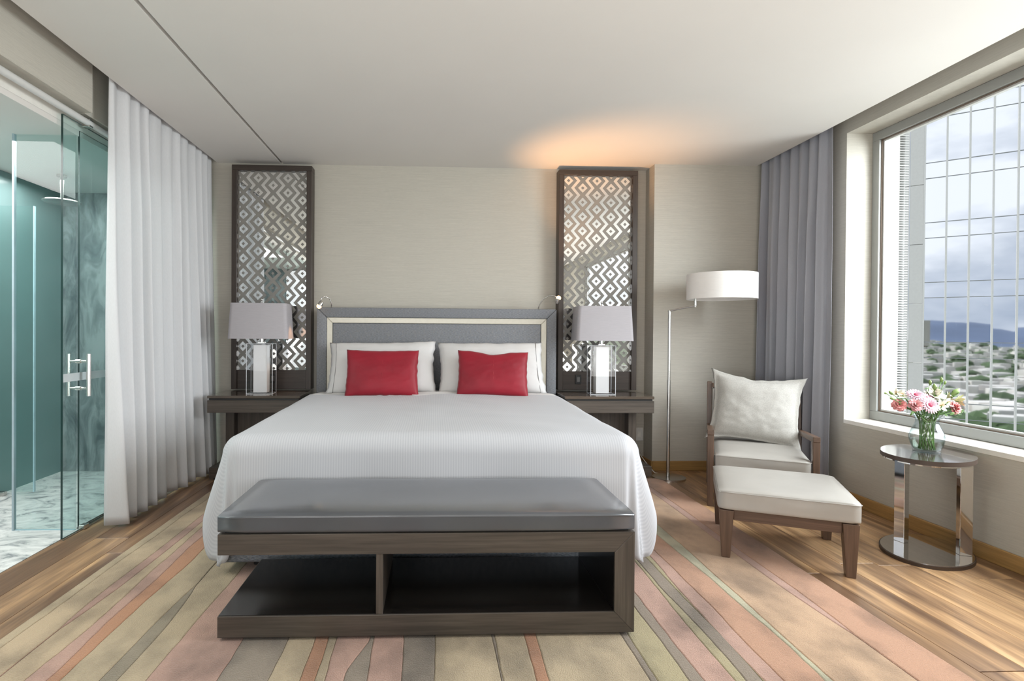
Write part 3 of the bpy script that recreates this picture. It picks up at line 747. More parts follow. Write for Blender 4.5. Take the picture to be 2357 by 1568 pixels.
# ------------------------------------------------------------------ table lamps
def rr(hx, hy, cut, n=4):
    """rectangle with softly notched corners"""
    pts = []
    for sx, sy, a0 in ((1, 1, 0), (-1, 1, 90), (-1, -1, 180), (1, -1, 270)):
        for k in range(n+1):
            a = R(a0 + 90*k/n); pts.append((sx*(hx-cut)+cut*cos(a), sy*(hy-cut)+cut*sin(a)))
    return pts
def table_lamp(x, y, label, rz):
    t = thing('table_lamp', label, 'lamp', (x, y, .690), R(rz), 'table lamps on the nightstands')
    z0 = 0
    bm = B(); box(bm, -.105, .105, -.075, .075, 0, .414); obj('acrylic_base', bm, M_ACRYL, t, label='clear acrylic block')
    for sx in (-1, 1):
        for sy in (-1, 1):
            bm = B(); box(bm, sx*.1035-.002, sx*.1035+.002, sy*.0735-.002, sy*.0735+.002, .003, .411); obj('polished_edge', bm, M_EDGEW, t)
    for z in (.0015, .4125):
        for sy in (-1, 1):
            bm = B(); box(bm, -.1055, .1055, sy*.0735-.002, sy*.0735+.002, z-.0012, z+.0020); obj('polished_edge', bm, M_EDGEW, t)
        for sx in (-1, 1):
            bm = B(); box(bm, sx*.1035-.002, sx*.1035+.002, -.0715, .0715, z-.0012, z+.0020); obj('polished_edge', bm, M_EDGEW, t)
    bm = B(); box(bm, -.055, .055, -.05, .05, .009, .405, .002); obj('core', bm, M_CORE, t, label='white inner column')
    bm = B(); box(bm, -.03, .03, -.02, .02, .4142, .428, .003); tube(bm, [(0, 0, .428), (0, 0, .49)], .013, 14); obj('neck', bm, M_CHROME, t, smooth=True, autos=35)
    bm = B()
    lo, hi = rr(.238, .148, .03), rr(.222, .135, .03); n = len(lo); rings = []
    for (pl, z) in ((lo, .455), (hi, .745), ([(a*.985, c*.985) for a, c in hi], .745), ([(a*.985, c*.985) for a, c in lo], .455)):
        rings.append([bm.verts.new((a, c, z)) for a, c in pl])
    for a, c in zip(rings, rings[1:]+rings[:1]):
        for k in range(n): bm.faces.new((a[k], a[(k+1) % n], c[(k+1) % n], c[k]))
    bmesh.ops.recalc_face_normals(bm, faces=bm.faces)
    sh_ = obj('shade', bm, M_SHADE, t, smooth=True, autos=30, label='tapered grey fabric shade with cut corners')
    bm = B(); tube(bm, [(-.21, 0, .735), (.21, 0, .735)], .003, 8); tube(bm, [(0, -.13, .735), (0, .13, .735)], .003, 8); tube(bm, [(0, 0, .49), (0, 0, .775)], .004, 10)
    obj('harp', bm, M_CHROME, t, smooth=True)
    bm = B(); bmesh.ops.create_uvsphere(bm, u_segments=14, v_segments=10, radius=.009); bmesh.ops.translate(bm, verts=bm.verts, vec=(0, 0, .78)); obj('finial', bm, M_CHROME, t, smooth=True)
    bm = B(); bmesh.ops.create_uvsphere(bm, u_segments=14, v_segments=10, radius=.03); bmesh.ops.translate(bm, verts=bm.verts, vec=(0, 0, .555)); obj('bulb', bm, M_WHITEPL, t, smooth=True)
    return t
table_lamp(-1.435, 4.695, 'table lamp with grey shade and clear block base on the left nightstand', 4)
table_lamp(1.430, 4.70, 'table lamp with grey shade and clear block base on the right nightstand', -4)

# ================================================================== BENCH
bn = thing('bench', 'dark oak bench with an open shelf at the foot of the bed', 'bench', (-.013, 2.43, 0))
Xa, Xb, Ya, Yb = -.824, .797, 2.158, 2.70
z0 = .024
def mitre_x(bm, za, zb, down):
    w = .08
    if down:   # bottom rail, right end mitred upwards
        hexa(bm, [(Xa, Ya, za), (Xb, Ya, za), (Xb, Yb, za), (Xa, Yb, za)], [(Xa, Ya, zb), (Xb-w, Ya, zb), (Xb-w, Yb, zb), (Xa, Yb, zb)], .0015)
    else:
        hexa(bm, [(Xa, Ya, za), (Xb-w, Ya, za), (Xb-w, Yb, za), (Xa, Yb, za)], [(Xa, Ya, zb), (Xb, Ya, zb), (Xb, Yb, zb), (Xa, Yb, zb)], .0015)
    return bm
obj('lower_slab', mitre_x(B(), z0, .106, True), M_DWX, bn, world=True)
obj('upper_slab', mitre_x(B(), .342, .422, False), M_DWX, bn, world=True)
bm = B(); hexa(bm, [(Xb-.0795, Ya, .1065), (Xb, Ya, z0+.0005), (Xb, Yb, z0+.0005), (Xb-.0795, Yb, .1065)], [(Xb-.0795, Ya, .3415), (Xb, Ya, .4215), (Xb, Yb, .4215), (Xb-.0795, Yb, .3415)], .0012); obj('end_panel', bm, M_DWZ, bn, world=True)
bm = B(); box(bm, -.219, -.192, Ya+.004, Yb-.004, .1065, .3415, .001); obj('divider', bm, M_DWZ, bn, world=True)
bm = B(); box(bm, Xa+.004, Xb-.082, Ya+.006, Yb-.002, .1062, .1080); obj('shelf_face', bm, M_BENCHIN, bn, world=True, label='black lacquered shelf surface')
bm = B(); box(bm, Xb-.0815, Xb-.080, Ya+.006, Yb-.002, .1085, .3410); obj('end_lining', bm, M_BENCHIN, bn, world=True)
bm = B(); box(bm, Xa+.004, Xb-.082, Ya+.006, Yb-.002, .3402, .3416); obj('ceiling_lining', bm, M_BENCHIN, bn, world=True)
for xx in (Xa+.06, Xb-.06):
    for yy in (Ya+.06, Yb-.06):
        bm = B(); box(bm, xx-.03, xx+.03, yy-.03, yy+.03, RZ+.0005, z0, .002); obj('foot', bm, M_BLACKPL, bn, world=True)
def pad_bm(x0, x1, y0, y1, z0, z1, bev=.016, crown=.006, nx=40, ny=16, wr=.0015):
    bm = B(); box(bm, x0, x1, y0, y1, z0, z1)
    bmesh.ops.subdivide_edges(bm, edges=[e_ for e_ in bm.edges], cuts=14, use_grid_fill=True)
    L_, W_, H_ = x1-x0, y1-y0, z1-z0
    for v in bm.verts:
        u, w, h = (v.co.x-x0)/L_*2-1, (v.co.y-y0)/W_*2-1, (v.co.z-z0)/H_*2-1
        # round edges by superellipse pull
        for a_, b_, ia, ib, da, db in ((u, w, 0, 1, L_, W_), (u, h, 0, 2, L_, H_), (w, h, 1, 2, W_, H_)):
            ra, rb = 1-2*bev/da, 1-2*bev/db
            ex, ey = max(0, abs(a_)-ra)*da/2, max(0, abs(b_)-rb)*db/2
            d_ = hypot(ex, ey)
            if d_ > bev:
                k = bev/d_
                v.co[ia] -= math.copysign(ex*(1-k), a_); v.co[ib] -= math.copysign(ey*(1-k), b_)
        if h > 0: v.co.z += crown*(1-u**4)*(1-w**4) 
        v.co.z += wr*nzv(v.co.x*7, v.co.y*7)*(h > 0)
        v.co.y += wr*1.2*nzv(v.co.x*9, v.co.z*20)*(abs(w) > .95)
    return bm
bc = thing('bench_cushion', 'slate grey leather pad lying on the bench', 'cushion', (-.013, 2.43, .4225))
bm = pad_bm(Xa-.004, Xb+.002, Ya-.002, Yb+.005, .4245, .497, .012, .006)
obj('leather_pad', bm, M_LEATHER, bc, world=True, smooth=True)
def seam_loop(x0, x1, y0, y1, z, r, cut):
    pts = [(x0+cut, y0, z), (x1-cut, y0, z), (x1, y0+cut, z), (x1, y1-cut, z), (x1-cut, y1, z), (x0+cut, y1, z), (x0, y1-cut, z), (x0, y0+cut, z), (x0+cut, y0, z)]
    out = []
    for p, q in zip(pts, pts[1:]):
        n = max(2, int((Vector(q)-Vector(p)).length/.05))
        out += [Vector(p).lerp(Vector(q), k/n) for k in range(n)]
    out.append(Vector(pts[-1])); return tube(B(), out, r, 6)
obj('seam', seam_loop(Xa-.003, Xb+.001, Ya-.0015, Yb+.004, .4865, .0022, .012), M_LEATHER, bc, world=True, smooth=True)
bm = B(); box(bm, Xa+.02, Xb-.02, Ya+.02, Yb-.02, .4222, .426); obj('underside', bm, M_BLACKPL, bc, world=True)

# ================================================================== ARMCHAIR + OTTOMAN (rotated, local coordinates: -y is the front)
CR = R(-26)
def upleg(bm, cx, cy, z0_, z1_, w0, d0, w1, d1, sx=0, sy=0, bev=.003):
    """tapered leg: size (w0,d0) at the floor, (w1,d1) at the top, top shifted by (sx,sy)"""
    bo = [(cx-w0/2, cy-d0/2, z0_), (cx+w0/2, cy-d0/2, z0_), (cx+w0/2, cy+d0/2, z0_), (cx-w0/2, cy+d0/2, z0_)]
    tp = [(cx+sx-w1/2, cy+sy-d1/2, z1_), (cx+sx+w1/2, cy+sy-d1/2, z1_), (cx+sx+w1/2, cy+sy+d1/2, z1_), (cx+sx-w1/2, cy+sy+d1/2, z1_)]
    return hexa(bm, bo, tp, bev)
ch = thing('armchair', 'low wooden-armed lounge chair with a cream leather seat in the window corner', 'armchair', (2.235, 3.70, 0), CR)
HWc = .315
for s in (-1, 1):
    obj('front_leg', upleg(B(), s*HWc, 0, .0, .500, .036, .055, .042, .060), M_LGZ, ch)
    obj('rear_leg', upleg(B(), s*HWc, .66, 0, .815, .036, .045, .036, .045, 0, .10), M_LGZ, ch)
    bm = B(); hexa(bm, [(s*HWc-.021, -.032, .5005), (s*HWc+.021, -.032, .5005), (s*HWc+.021, .70, .440), (s*HWc-.021, .70, .440)],
                   [(s*HWc-.021, -.032, .536), (s*HWc+.021, -.032, .536), (s*HWc+.021, .70, .475), (s*HWc-.021, .70, .475)], .003); obj('armrest', bm, M_LGY, ch)
    bm = B(); box(bm, s*HWc-.016, s*HWc+.016, .031, .62, .20, .255, .002); obj('side_rail', bm, M_LGY, ch)
bm = B(); box(bm, -HWc+.021, HWc-.021, -.02, .01, .195, .245, .002); obj('front_rail', bm, M_LGX, ch)
bm = pad_bm(-.288, .288, -.040, .62, .246, .375, .018, .014)
obj('seat', bm, M_CREAML, ch, smooth=True, label='cream leather seat pad')
obj('seat_seam', seam_loop(-.288, .288, -.0415, .62, .362, .0022, .015), M_CREAML, ch, smooth=True)
# upholstered back, tilted
bm = B(); hexa(bm, [(-.295, .615, .36), (.295, .615, .36), (.295, .675, .36), (-.295, .675, .36)], [(-.295, .715, .77), (.295, .715, .77), (.295, .77, .77), (-.295, .77, .77)], .016); obj('backrest', bm, M_CREAML, ch, smooth=True, autos=40)
bm = B(); hexa(bm, [(-.296, .715, .7705), (.296, .715, .7705), (.296, .765, .7705), (-.296, .765, .7705)], [(-.296, .722, .805), (.296, .722, .805), (.296, .768, .805), (-.296, .768, .805)], .003); obj('top_rail', bm, M_LGX, ch)
# linen cushion on the chair
cu = thing('throw_cushion', 'pale linen cushion with a flat flange leaning in the armchair', 'cushion')
obj('cover', pillow_bm(.665, .565, .17, .13, 2.4, 44, .006, 21, .55, .03, .10, 2.6), M_LINEN, cu, smooth=True)
def chair_world(p): return Matrix.Translation(ch.location) @ Matrix.Rotation(CR, 4, 'Z') @ Vector(p)
place(cu, chair_world((-.0, .53, .635)), R(76), CR, R(-5))

ot = thing('ottoman', 'cream leather ottoman on tapered wooden legs in front of the armchair', 'ottoman', (1.945, 3.056, 0), R(-25))
HWo, HDo = .322, .312
bm = pad_bm(-HWo, HWo, -HDo, HDo, .268, .378, .016, .010); obj('seat', bm, M_CREAML, ot, smooth=True, label='cream leather pad')
obj('seam', seam_loop(-HWo, HWo, -HDo-.001, HDo+.001, .364, .0022, .014), M_CREAML, ot, smooth=True)
for sx in (-1, 1):
    for sy in (-1, 1):
        lx, ly = sx*(.280 if sy < 0 else .287), sy*(.275 if sy < 0 else .284)
        wp = Matrix.Translation(ot.location) @ Matrix.Rotation(R(-25), 4, 'Z') @ Vector((lx, ly, 0))
        zf = RZ + .0005 if wp.x < 1.90 else 0
        obj('leg', upleg(B(), lx, ly, zf, .267, .042, .052, .072, .068, -sx*.002, -sy*.004), M_LGZ, ot)
for sy in (-1, 1):
    bm = B(); box(bm, -.243, .243, sy*.272-.014, sy*.272+.014, .212, .267, .002); obj('apron', bm, M_LGX, ot)
for sx in (-1, 1):
    bm = B(); box(bm, sx*.285-.014, sx*.285+.014, -.240, .240, .212, .267, .002); obj('apron', bm, M_LGY, ot)

# ================================================================== FLOOR LAMP
fl = thing('floor_lamp', 'brushed steel floor lamp with a white drum shade on an offset arm', 'lamp', (1.965, 4.575, 0))
P0 = Vector((1.965, 4.575, 0))
bm = B(); prism(bm, [(P0.x+.135*cos(a)*(1.0), P0.y-.02+.125*sin(a)) for a in [2*pi*k/48 for k in range(48)]], 0.0, .016)
bmesh.ops.bevel(bm, geom=[e_ for e_ in bm.edges if len(e_.link_faces) == 2 and e_.calc_face_angle(0) > 1], offset=.003, segments=2, affect='EDGES'); obj('base', bm, M_STEEL, fl, world=True, smooth=True, autos=35)
obj('pole', tube(B(), [P0+Vector((0, 0, .0165)), P0+Vector((0, 0, .82))], .0135, 16), M_STEEL, fl, world=True, smooth=True, autos=40)
obj('upper_pole', tube(B(), [P0+Vector((0, 0, .80)), P0+Vector((0, 0, 1.402))], .0105, 16), M_STEEL, fl, world=True, smooth=True, autos=40)
AE = Vector((2.095, 4.39, 1.432)); PT = P0+Vector((0, 0, 1.402))
obj('arm', tube(B(), [PT+Vector((-.006, .012, -.006)), PT+(AE-PT)*.5, AE+Vector((.004, -.008, .001))], .0075, 12), M_STEEL, fl, world=True, smooth=True, autos=40)
obj('upright', tube(B(), [AE+Vector((0, 0, -.008)), AE+Vector((0, 0, .105))], .0095, 14), M_STEEL, fl, world=True, smooth=True, autos=40)
SC = (2.312, 4.395, 0)
obj('shade', lathe(B(), [(.262, 1.488), (.262, 1.690), (.258, 1.690), (.258, 1.488)], SC, 72, close=True), M_SHADEW, fl, world=True, smooth=True, autos=40, label='white fabric drum shade')
bm = lathe(B(), [(.2575, 1.640), (.2575, 1.645)], SC, 48); sd = obj('diffuser', bm, M_SHADEW, fl, world=True)
bm = tube(B(), [AE+Vector((0, 0, .09)), Vector((SC[0], SC[1], AE.z+.09)), Vector((SC[0]+.255, SC[1], AE.z+.09))], .005, 10); obj('cross_arm', bm, M_STEEL, fl, world=True, smooth=True)
bm = B(); bmesh.ops.create_uvsphere(bm, u_segments=14, v_segments=10, radius=.03); bmesh.ops.translate(bm, verts=bm.verts, vec=(SC[0], SC[1], 1.56)); obj('bulb', bm, M_WHITEPL, fl, world=True, smooth=True)
# power lead and wall outlet by the right nightstand
cb = obj('power_cable', tube(B(), [(1.90, 5.0, .12), (1.86, 4.93, .115), (1.85, 4.86, .112), (1.87, 4.76, .06), (1.91, 4.72, .009), (1.945, 4.69, .0055), (1.955, 4.67, .0055)], .0032, 8), M_WHITEPL, smooth=True)
tagp(cb, 'thin pale cable running over the right nightstand plinth to the floor lamp', 'cable')
wo_ = thing('wall_outlet', 'pale wall outlet plate behind the right nightstand', 'outlet', (1.885, YB, .285))
bm = B(); box(bm, 1.845, 1.922, YB-.009, YB-.0005, .225, .345, .003); obj('plate', bm, M_WHITEPL, wo_, world=True)
bm = B(); box(bm, 1.868, 1.90, YB-.011, YB-.0092, .262, .308, .002); obj('socket', bm, M_SILL, wo_, world=True)

# ================================================================== OVAL SIDE TABLE
TC = (2.733, 2.971); TA, TB_, TR = .2757, .2055, -.85+pi/2
st = thing('side_table', 'small oval side table with two chrome legs and dark lacquered top under the window', 'table', (TC[0], TC[1], 0))
M_LACQ = plain('brown_lacquer', (.060, .046, .040), .07, var=.12, scale=(30, 4, 30), coat=.6)
M_LEDGE = plain('lacquer_edge', (.060, .040, .030), .45)
def oval(bm, k, z0, z1, n=64):
    return prism(bm, [(TC[0]+k*TA*cos(t)*cos(TR)-k*TB_*sin(t)*sin(TR), TC[1]+k*TA*cos(t)*sin(TR)+k*TB_*sin(t)*cos(TR)) for t in [2*pi*q/n for q in range(n)]], z0, z1)
def bev_top(bm, o=.003):
    bmesh.ops.bevel(bm, geom=[e_ for e_ in bm.edges if len(e_.link_faces) == 2 and e_.calc_face_angle(0) > 1], offset=o, segments=2, profile=.5, affect='EDGES'); return bm
obj('base_rim', bev_top(oval(B(), 1.0, 0, .0185)), M_LEDGE, st, world=True, smooth=True, autos=35)
obj('base_plate', oval(B(), .975, .0187, .0215), M_CHROME, st, world=True, smooth=True, autos=35, label='polished steel base plate')
obj('under_plate', bev_top(oval(B(), .965, .524, .532), .001), M_CHROME, st, world=True, smooth=True, autos=35)
bm = bev_top(oval(B(), 1.0, .5325, .556), .002); bm.normal_update()
for f in bm.faces: f.material_index = 0 if f.normal.z > .5 else 1
obj('top', bm, [M_LACQ, M_LEDGE], st, world=True, smooth=True, autos=35, label='dark glossy lacquered top')
for (cx, cy, lr) in ((2.690, 3.085, -79), (2.868, 2.885, -17)):
    bm = B(); box(bm, -.029, .029, -.018, .018, .022, .5238, .0012); bmesh.ops.rotate(bm, verts=bm.verts, cent=(0, 0, 0), matrix=Matrix.Rotation(R(lr), 3, 'Z')); bmesh.ops.translate(bm, verts=bm.verts, vec=(cx, cy, 0))
    obj('leg', bm, M_CHROME, st, world=True)

# ------------------------------------------------------------------ vase with water
VC = (2.752, 2.995, .5563)
va = thing('glass_vase', 'clear curvy glass vase of flowers on the oval side table', 'vase', VC)
M_VGL = bpy.data.materials.new('vase_glass'); M_VGL.use_nodes = True
M_VGL = glassy('vase_glass', (.985, .99, .99), .9, .035, 0, (.70, .77, .79))
M_WATER = glassy('water', (.93, .96, .93), .6, .03, 0, (.80, .86, .80))
prof = [(.060, 0), (.064, .004), (.064, .012), (.066, .022), (.074, .045), (.0805, .072), (.0815, .088), (.076, .110), (.064, .135), (.055, .155), (.0525, .168), (.055, .185), (.062, .203), (.0705, .216)]
inn = [(r-.0035, z) for r, z in prof[::-1] if z > .012] + [(.055, .012)]
bm = lathe(B(), prof + inn, VC, 56); obj('glass_body', bm, M_VGL, va, world=True, smooth=True, autos=60)
wpf = [(.054, .0125), (.0615, .022), (.0695, .045), (.0755, .066), (.0757, .067)]
bm = lathe(B(), wpf, VC, 48); obj('water', bm, M_WATER, va, world=True, smooth=True, autos=40, label='clear water in the vase')

# ------------------------------------------------------------------ flowers: one thing per stem
M_STEM = plain('stem_green', (.10, .21, .045), .5, var=.2, scale=(10, 10, 10)); M_LEAF = plain('leaf_green', (.085, .165, .04), .5, var=.25, scale=(20, 20, 20))
M_BUD = plain('bud_green', (.20, .29, .09), .5, var=.15); M_CARN = plain('coral_pink_petal', (.72, .30, .29), .6, var=.14, scale=(30, 30, 30)); M_ROSE = plain('rose_petal', (.70, .34, .35), .6, var=.14, scale=(30, 30, 30))
M_GER = plain('pale_mauve_petal', (.66, .42, .50), .6, var=.12, scale=(40, 40, 40)); M_GERC = plain('crimson_heart', (.30, .02, .06), .6, var=.2)
M_WPET = plain('cream_white_petal', (.80, .78, .66), .6, var=.08, scale=(30, 30, 30)); M_YPET = plain('greenish_white_petal', (.66, .65, .38), .6, var=.12, scale=(30, 30, 30)); M_ANTH = plain('anther', (.50, .28, .08), .6)
def frame(d):
    d = Vector(d).normalized(); a = d.orthogonal().normalized(); return d, a, d.cross(a)
def petal(bm, base, d, out, ln, wd, curl=.3, n=5, ruff=0, tip=.25, rnd=0):
    """a curved blade with thickness: starts at base along d, bending towards out"""
    d = Vector(d).normalized(); out = Vector(out); out = (out - d*out.dot(d)).normalized(); sd_ = d.cross(out)
    p = Vector(base); rows = []
    for k in range(n+1):
        t = k/n; a = curl*t; dr_ = d*cos(a) + out*sin(a); nr = out*cos(a) - d*sin(a)
        if k: p = p + dr_*(ln/n)
        w = wd*(sin(pi*min(1, .12+t*.80))**.7)*(1 if t < .8 else 1-(t-.8)/.2*(1-tip))
        rows.append([p - sd_*w/2 + nr*w*.12 + nr*ruff*random.uniform(-1, 1), p + nr*ruff*random.uniform(-1, 1), p + sd_*w/2 + nr*w*.12 + nr*ruff*random.uniform(-1, 1)])
    V = [[bm.verts.new(q) for q in r_] for r_ in rows]
    for a, b in zip(V, V[1:]):
        for k in range(2): bm.faces.new((a[k], a[k+1], b[k+1], b[k]))
def ellipsoid(bm, c, d, r, ln, seg=10):
    d, a, b_ = frame(d)
    pr_ = [(.15, -1), (.62, -.7), (1, -.15), (.9, .3), (.5, .75), (.08, 1)]
    rings = [[bm.verts.new(Vector(c) + d*z*ln/2 + (a*cos(2*pi*k/seg)+b_*sin(2*pi*k/seg))*q*r) for k in range(seg)] for q, z in pr_]
    for A_, B_ in zip(rings, rings[1:]):
        for k in range(seg): bm.faces.new((A_[k], A_[(k+1) % seg], B_[(k+1) % seg], B_[k]))
    bm.faces.new(rings[0][::-1]); bm.faces.new(rings[-1])
def stem_path(head, k):
    """from the vase floor through the neck to the head"""
    a = 2.4*k; nx = VC[0]+.034*cos(a)*.8+.3*(head[0]-VC[0])*.18; ny = VC[1]+.030*sin(a)
    fx_, fy_ = VC[0]+.036*cos(a+1.3), VC[1]+.036*sin(a+1.3)
    foot = Vector((fx_, fy_, VC[2]+.016)); neck = Vector((nx, ny, VC[2]+.165)); h = Vector(head)
    rim = neck.lerp(h, .45); rim.z = max(rim.z, VC[2]+.205)
    q = Vector((rim.x-VC[0], rim.y-VC[1], 0))
    if q.length > .052: q = q.normalized()*.052; rim.x = VC[0]+q.x; rim.y = VC[1]+q.y; rim.z = VC[2]+.212
    return [foot, foot.lerp(neck, .5), neck, rim, h]
fk = [0]
def flower(name, label, cat, head, face, kind, size, leaves=1):
    k = fk[0]; fk[0] += 1
    pts = stem_path(head, k); t = thing(name, label, cat, pts[0], 0, 'flowers in the glass vase')
    fine = []
    for a, b in zip(pts, pts[1:]): fine += [a.lerp(b, q/3) for q in range(3)]
    fine.append(pts[-1])
    obj('stem', tube(B(), fine, .0030 if kind not in ('bud', 'spray') else .0018, 7), M_STEM, t, world=True, smooth=True)
    h = Vector(head); d, a, b_ = frame(face); bm = B(); s = size
    random.seed(100+k)
    if kind == 'carnation':
        for ring, (n, tilt, ln, rr_) in enumerate(((6, .15, .80, .1), (8, .55, .92, .2), (10, .95, 1.0, .26), (11, 1.35, 1.0, .30), (11, 1.8, .92, .30))):
            for q in range(n):
                an = 2*pi*q/n + ring*.4 + random.uniform(-.2, .2); o_ = a*cos(an)+b_*sin(an)
                petal(bm, h - d*s*.30 + o_*s*rr_*.35, d*cos(tilt)+o_*sin(tilt), o_, s*ln, s*.72, .5, 4, s*.09, .75)
        obj('bloom', bm, M_CARN if k != 1 else M_ROSE, t, world=True, smooth=True)
        bm = B(); ellipsoid(bm, h-d*s*.62, d, s*.26, s*.7); obj('calyx', bm, M_LEAF, t, world=True, smooth=True)
    elif kind == 'gerbera':
        for ring, (n, tilt, ln) in enumerate(((20, 1.35, 1.0), (18, 1.15, .86), (14, .85, .55))):
            for q in range(n):
                an = 2*pi*q/n + ring*.15; o_ = a*cos(an)+b_*sin(an)
                petal(bm, h + o_*s*.12, d*cos(tilt)+o_*sin(tilt), -d, s*ln*.9, s*.24, .35, 4, s*.01, .5)
        obj('bloom', bm, M_GER, t, world=True, smooth=True)
        bm = B(); ellipsoid(bm, h+d*s*.06, d, s*.26, s*.22, 14); obj('heart', bm, M_GERC, t, world=True, smooth=True, label='dark crimson flower heart')
    elif kind in ('lily', 'lily_y'):
        for q in range(6):
            an = 2*pi*q/6; o_ = a*cos(an)+b_*sin(an); tl = .38 if q % 2 else .55
            petal(bm, h - d*s*.55 + o_*s*.05, d*cos(tl)+o_*sin(tl), o_, s*1.25, s*(.62 if q % 2 else .46), .75, 5, s*.02, .3)
        obj('bloom', bm, M_WPET if kind == 'lily' else M_YPET, t, world=True, smooth=True)
        bm = B()
        for q in range(6):
            an = 2*pi*q/6+.3; o_ = a*cos(an)+b_*sin(an); p1 = h-d*s*.5; p2 = h+d*s*.22+o_*s*.16
            tube(bm, [p1, p2], s*.02, 5); ellipsoid(bm, p2, o_, s*.04, s*.14, 6)
        obj('stamens', bm, M_ANTH, t, world=True, smooth=True)
    elif kind == 'double':
        for ring, (n, tilt, ln) in enumerate(((5, .12, .8), (7, .45, 1.0), (8, .85, 1.1), (8, 1.25, 1.05))):
            for q in range(n):
                an = 2*pi*q/n + ring*.5; o_ = a*cos(an)+b_*sin(an)
                petal(bm, h - d*s*.35 + o_*s*.08, d*cos(tilt)+o_*sin(tilt), -o_ if ring < 2 else o_, s*ln, s*.75, .45, 4, s*.05, .6)
        obj('bloom', bm, M_WPET, t, world=True, smooth=True)
    else:
        ellipsoid(bm, h, d, s*.32, s*1.2); obj('bud', bm, M_BUD, t, world=True, smooth=True)
        bm = B()
        for q in range(3):
            an = 2*pi*q/3; o_ = a*cos(an)+b_*sin(an); petal(bm, h-d*s*.6+o_*s*.05, d*.7+o_*.7, o_, s*.8, s*.18, -.6, 3, 0, .1)
        obj('sepals', bm, M_LEAF, t, world=True, smooth=True)
    for q in range(leaves):
        bm = B(); p = pts[3].lerp(h, .45+.3*q); an = random.uniform(0, 6.28); o_ = Vector((cos(an)*.9, sin(an)*.5-.3, .25)).normalized()
        petal(bm, p, o_, Vector((0, 0, -1)), .045+.02*random.random(), .014, .6, 4, .001, .1); obj('leaf', bm, M_LEAF, t, world=True, smooth=True)
    return t
flower('carnation', 'coral pink carnation, leftmost of the bouquet', 'flower', (2.583, 2.985, .822), (-.45, -.75, .45), 'carnation', .034)
flower('carnation', 'pink carnation between the leftmost one and the mauve daisies', 'flower', (2.650, 2.950, .825), (-.15, -.9, .45), 'carnation', .034)
flower('carnation', 'coral pink carnation on the right side of the bouquet', 'flower', (2.895, 2.965, .808), (.40, -.85, .30), 'carnation', .035)
flower('gerbera', 'pale mauve daisy, uppermost left of the three in the bouquet', 'flower', (2.690, 3.00, .872), (-.2, -.62, .75), 'gerbera', .046)
flower('gerbera', 'pale mauve daisy, right one of the three in the bouquet', 'flower', (2.744, 2.985, .856), (.15, -.65, .75), 'gerbera', .044)
flower('gerbera', 'pale mauve daisy facing forward, lowest of the three in the bouquet', 'flower', (2.722, 2.945, .823), (-.05, -.92, .38), 'gerbera', .050)
flower('lily', 'small white flower at the back left of the bouquet', 'flower', (2.610, 3.04, .880), (-.5, -.45, .8), 'lily', .034)
flower('lily', 'small white flower between the back left one and the mauve daisies', 'flower', (2.637, 3.03, .872), (-.1, -.75, .6), 'lily', .032)
flower('lisianthus', 'large full white bloom at the top of the bouquet', 'flower', (2.808, 3.00, .880), (.0, -.62, .78), 'double', .046)
flower('lisianthus', 'white bloom behind the large full white one', 'flower', (2.838, 3.04, .898), (.3, -.4, .85), 'double', .032)
flower('lily', 'white open lily facing forward at the front of the bouquet', 'flower', (2.792, 2.945, .822), (.05, -.96, .25), 'lily', .036)
flower('lily', 'white lily half hidden beside the right carnation', 'flower', (2.850, 2.97, .836), (.3, -.8, .4), 'lily', .032)
flower('lily', 'greenish white lily at the far right of the bouquet', 'flower', (2.948, 3.00, .842), (.85, -.3, -.05), 'lily_y', .038)
flower('lily', 'greenish white lily above the right carnation', 'flower', (2.905, 3.01, .862), (.6, -.45, .5), 'lily_y', .034)
for lab, hp, dr_, sz in (('green bud at the top middle of the bouquet, the left tall one', (2.782, 3.01, .942), (-.1, 0, 1), .026), ('fat pale green bud above the large white bloom', (2.799, 3.0, .917), (-.15, 0, 1), .034),
                     ('highest green bud of the bouquet', (2.857, 3.02, .957), (-.1, 0, 1), .026), ('small green bud beside the highest one', (2.878, 3.02, .940), (.3, 0, 1), .020),
                     ('long green bud pointing up to the right', (2.912, 2.99, .890), (.7, -.1, .7), .046), ('tiny green bud at the far left tip of the bouquet', (2.508, 2.99, .883), (-1, 0, .1), .018),
                     ('green bud among the left leaves of the bouquet', (2.546, 3.00, .884), (-.7, 0, .7), .026), ('slim green bud below the far left tip', (2.528, 2.97, .856), (-1, 0, .3), .024)):
    flower('flower_bud', lab, 'flower bud', hp, dr_, 'bud', sz, 2)
for lab, hp in (('green leaf sprig at the right edge of the bouquet', (2.956, 2.99, .792)), ('green leaf sprig drooping over the right of the vase rim', (2.846, 2.93, .785)), ('green leaf sprig under the left carnations', (2.610, 2.93, .790))):
    k = fk[0]; fk[0] += 1; pts = stem_path(hp, k); t = thing('leaf_sprig', lab, 'leaves', pts[0], 0, 'flowers in the glass vase')
    obj('stem', tube(B(), pts, .0018, 6), M_STEM, t, world=True, smooth=True)
    for q in range(4):
        bm = B(); an = q*1.7+k; p = pts[3].lerp(Vector(hp), .4+.2*q); petal(bm, p, Vector((cos(an), -.5+.3*sin(an), .1*sin(an*2))), Vector((0, 0, -1)), .045, .013, .5, 4, .001, .1); obj('leaf', bm, M_LEAF, t, world=True, smooth=True)
random.seed(11)

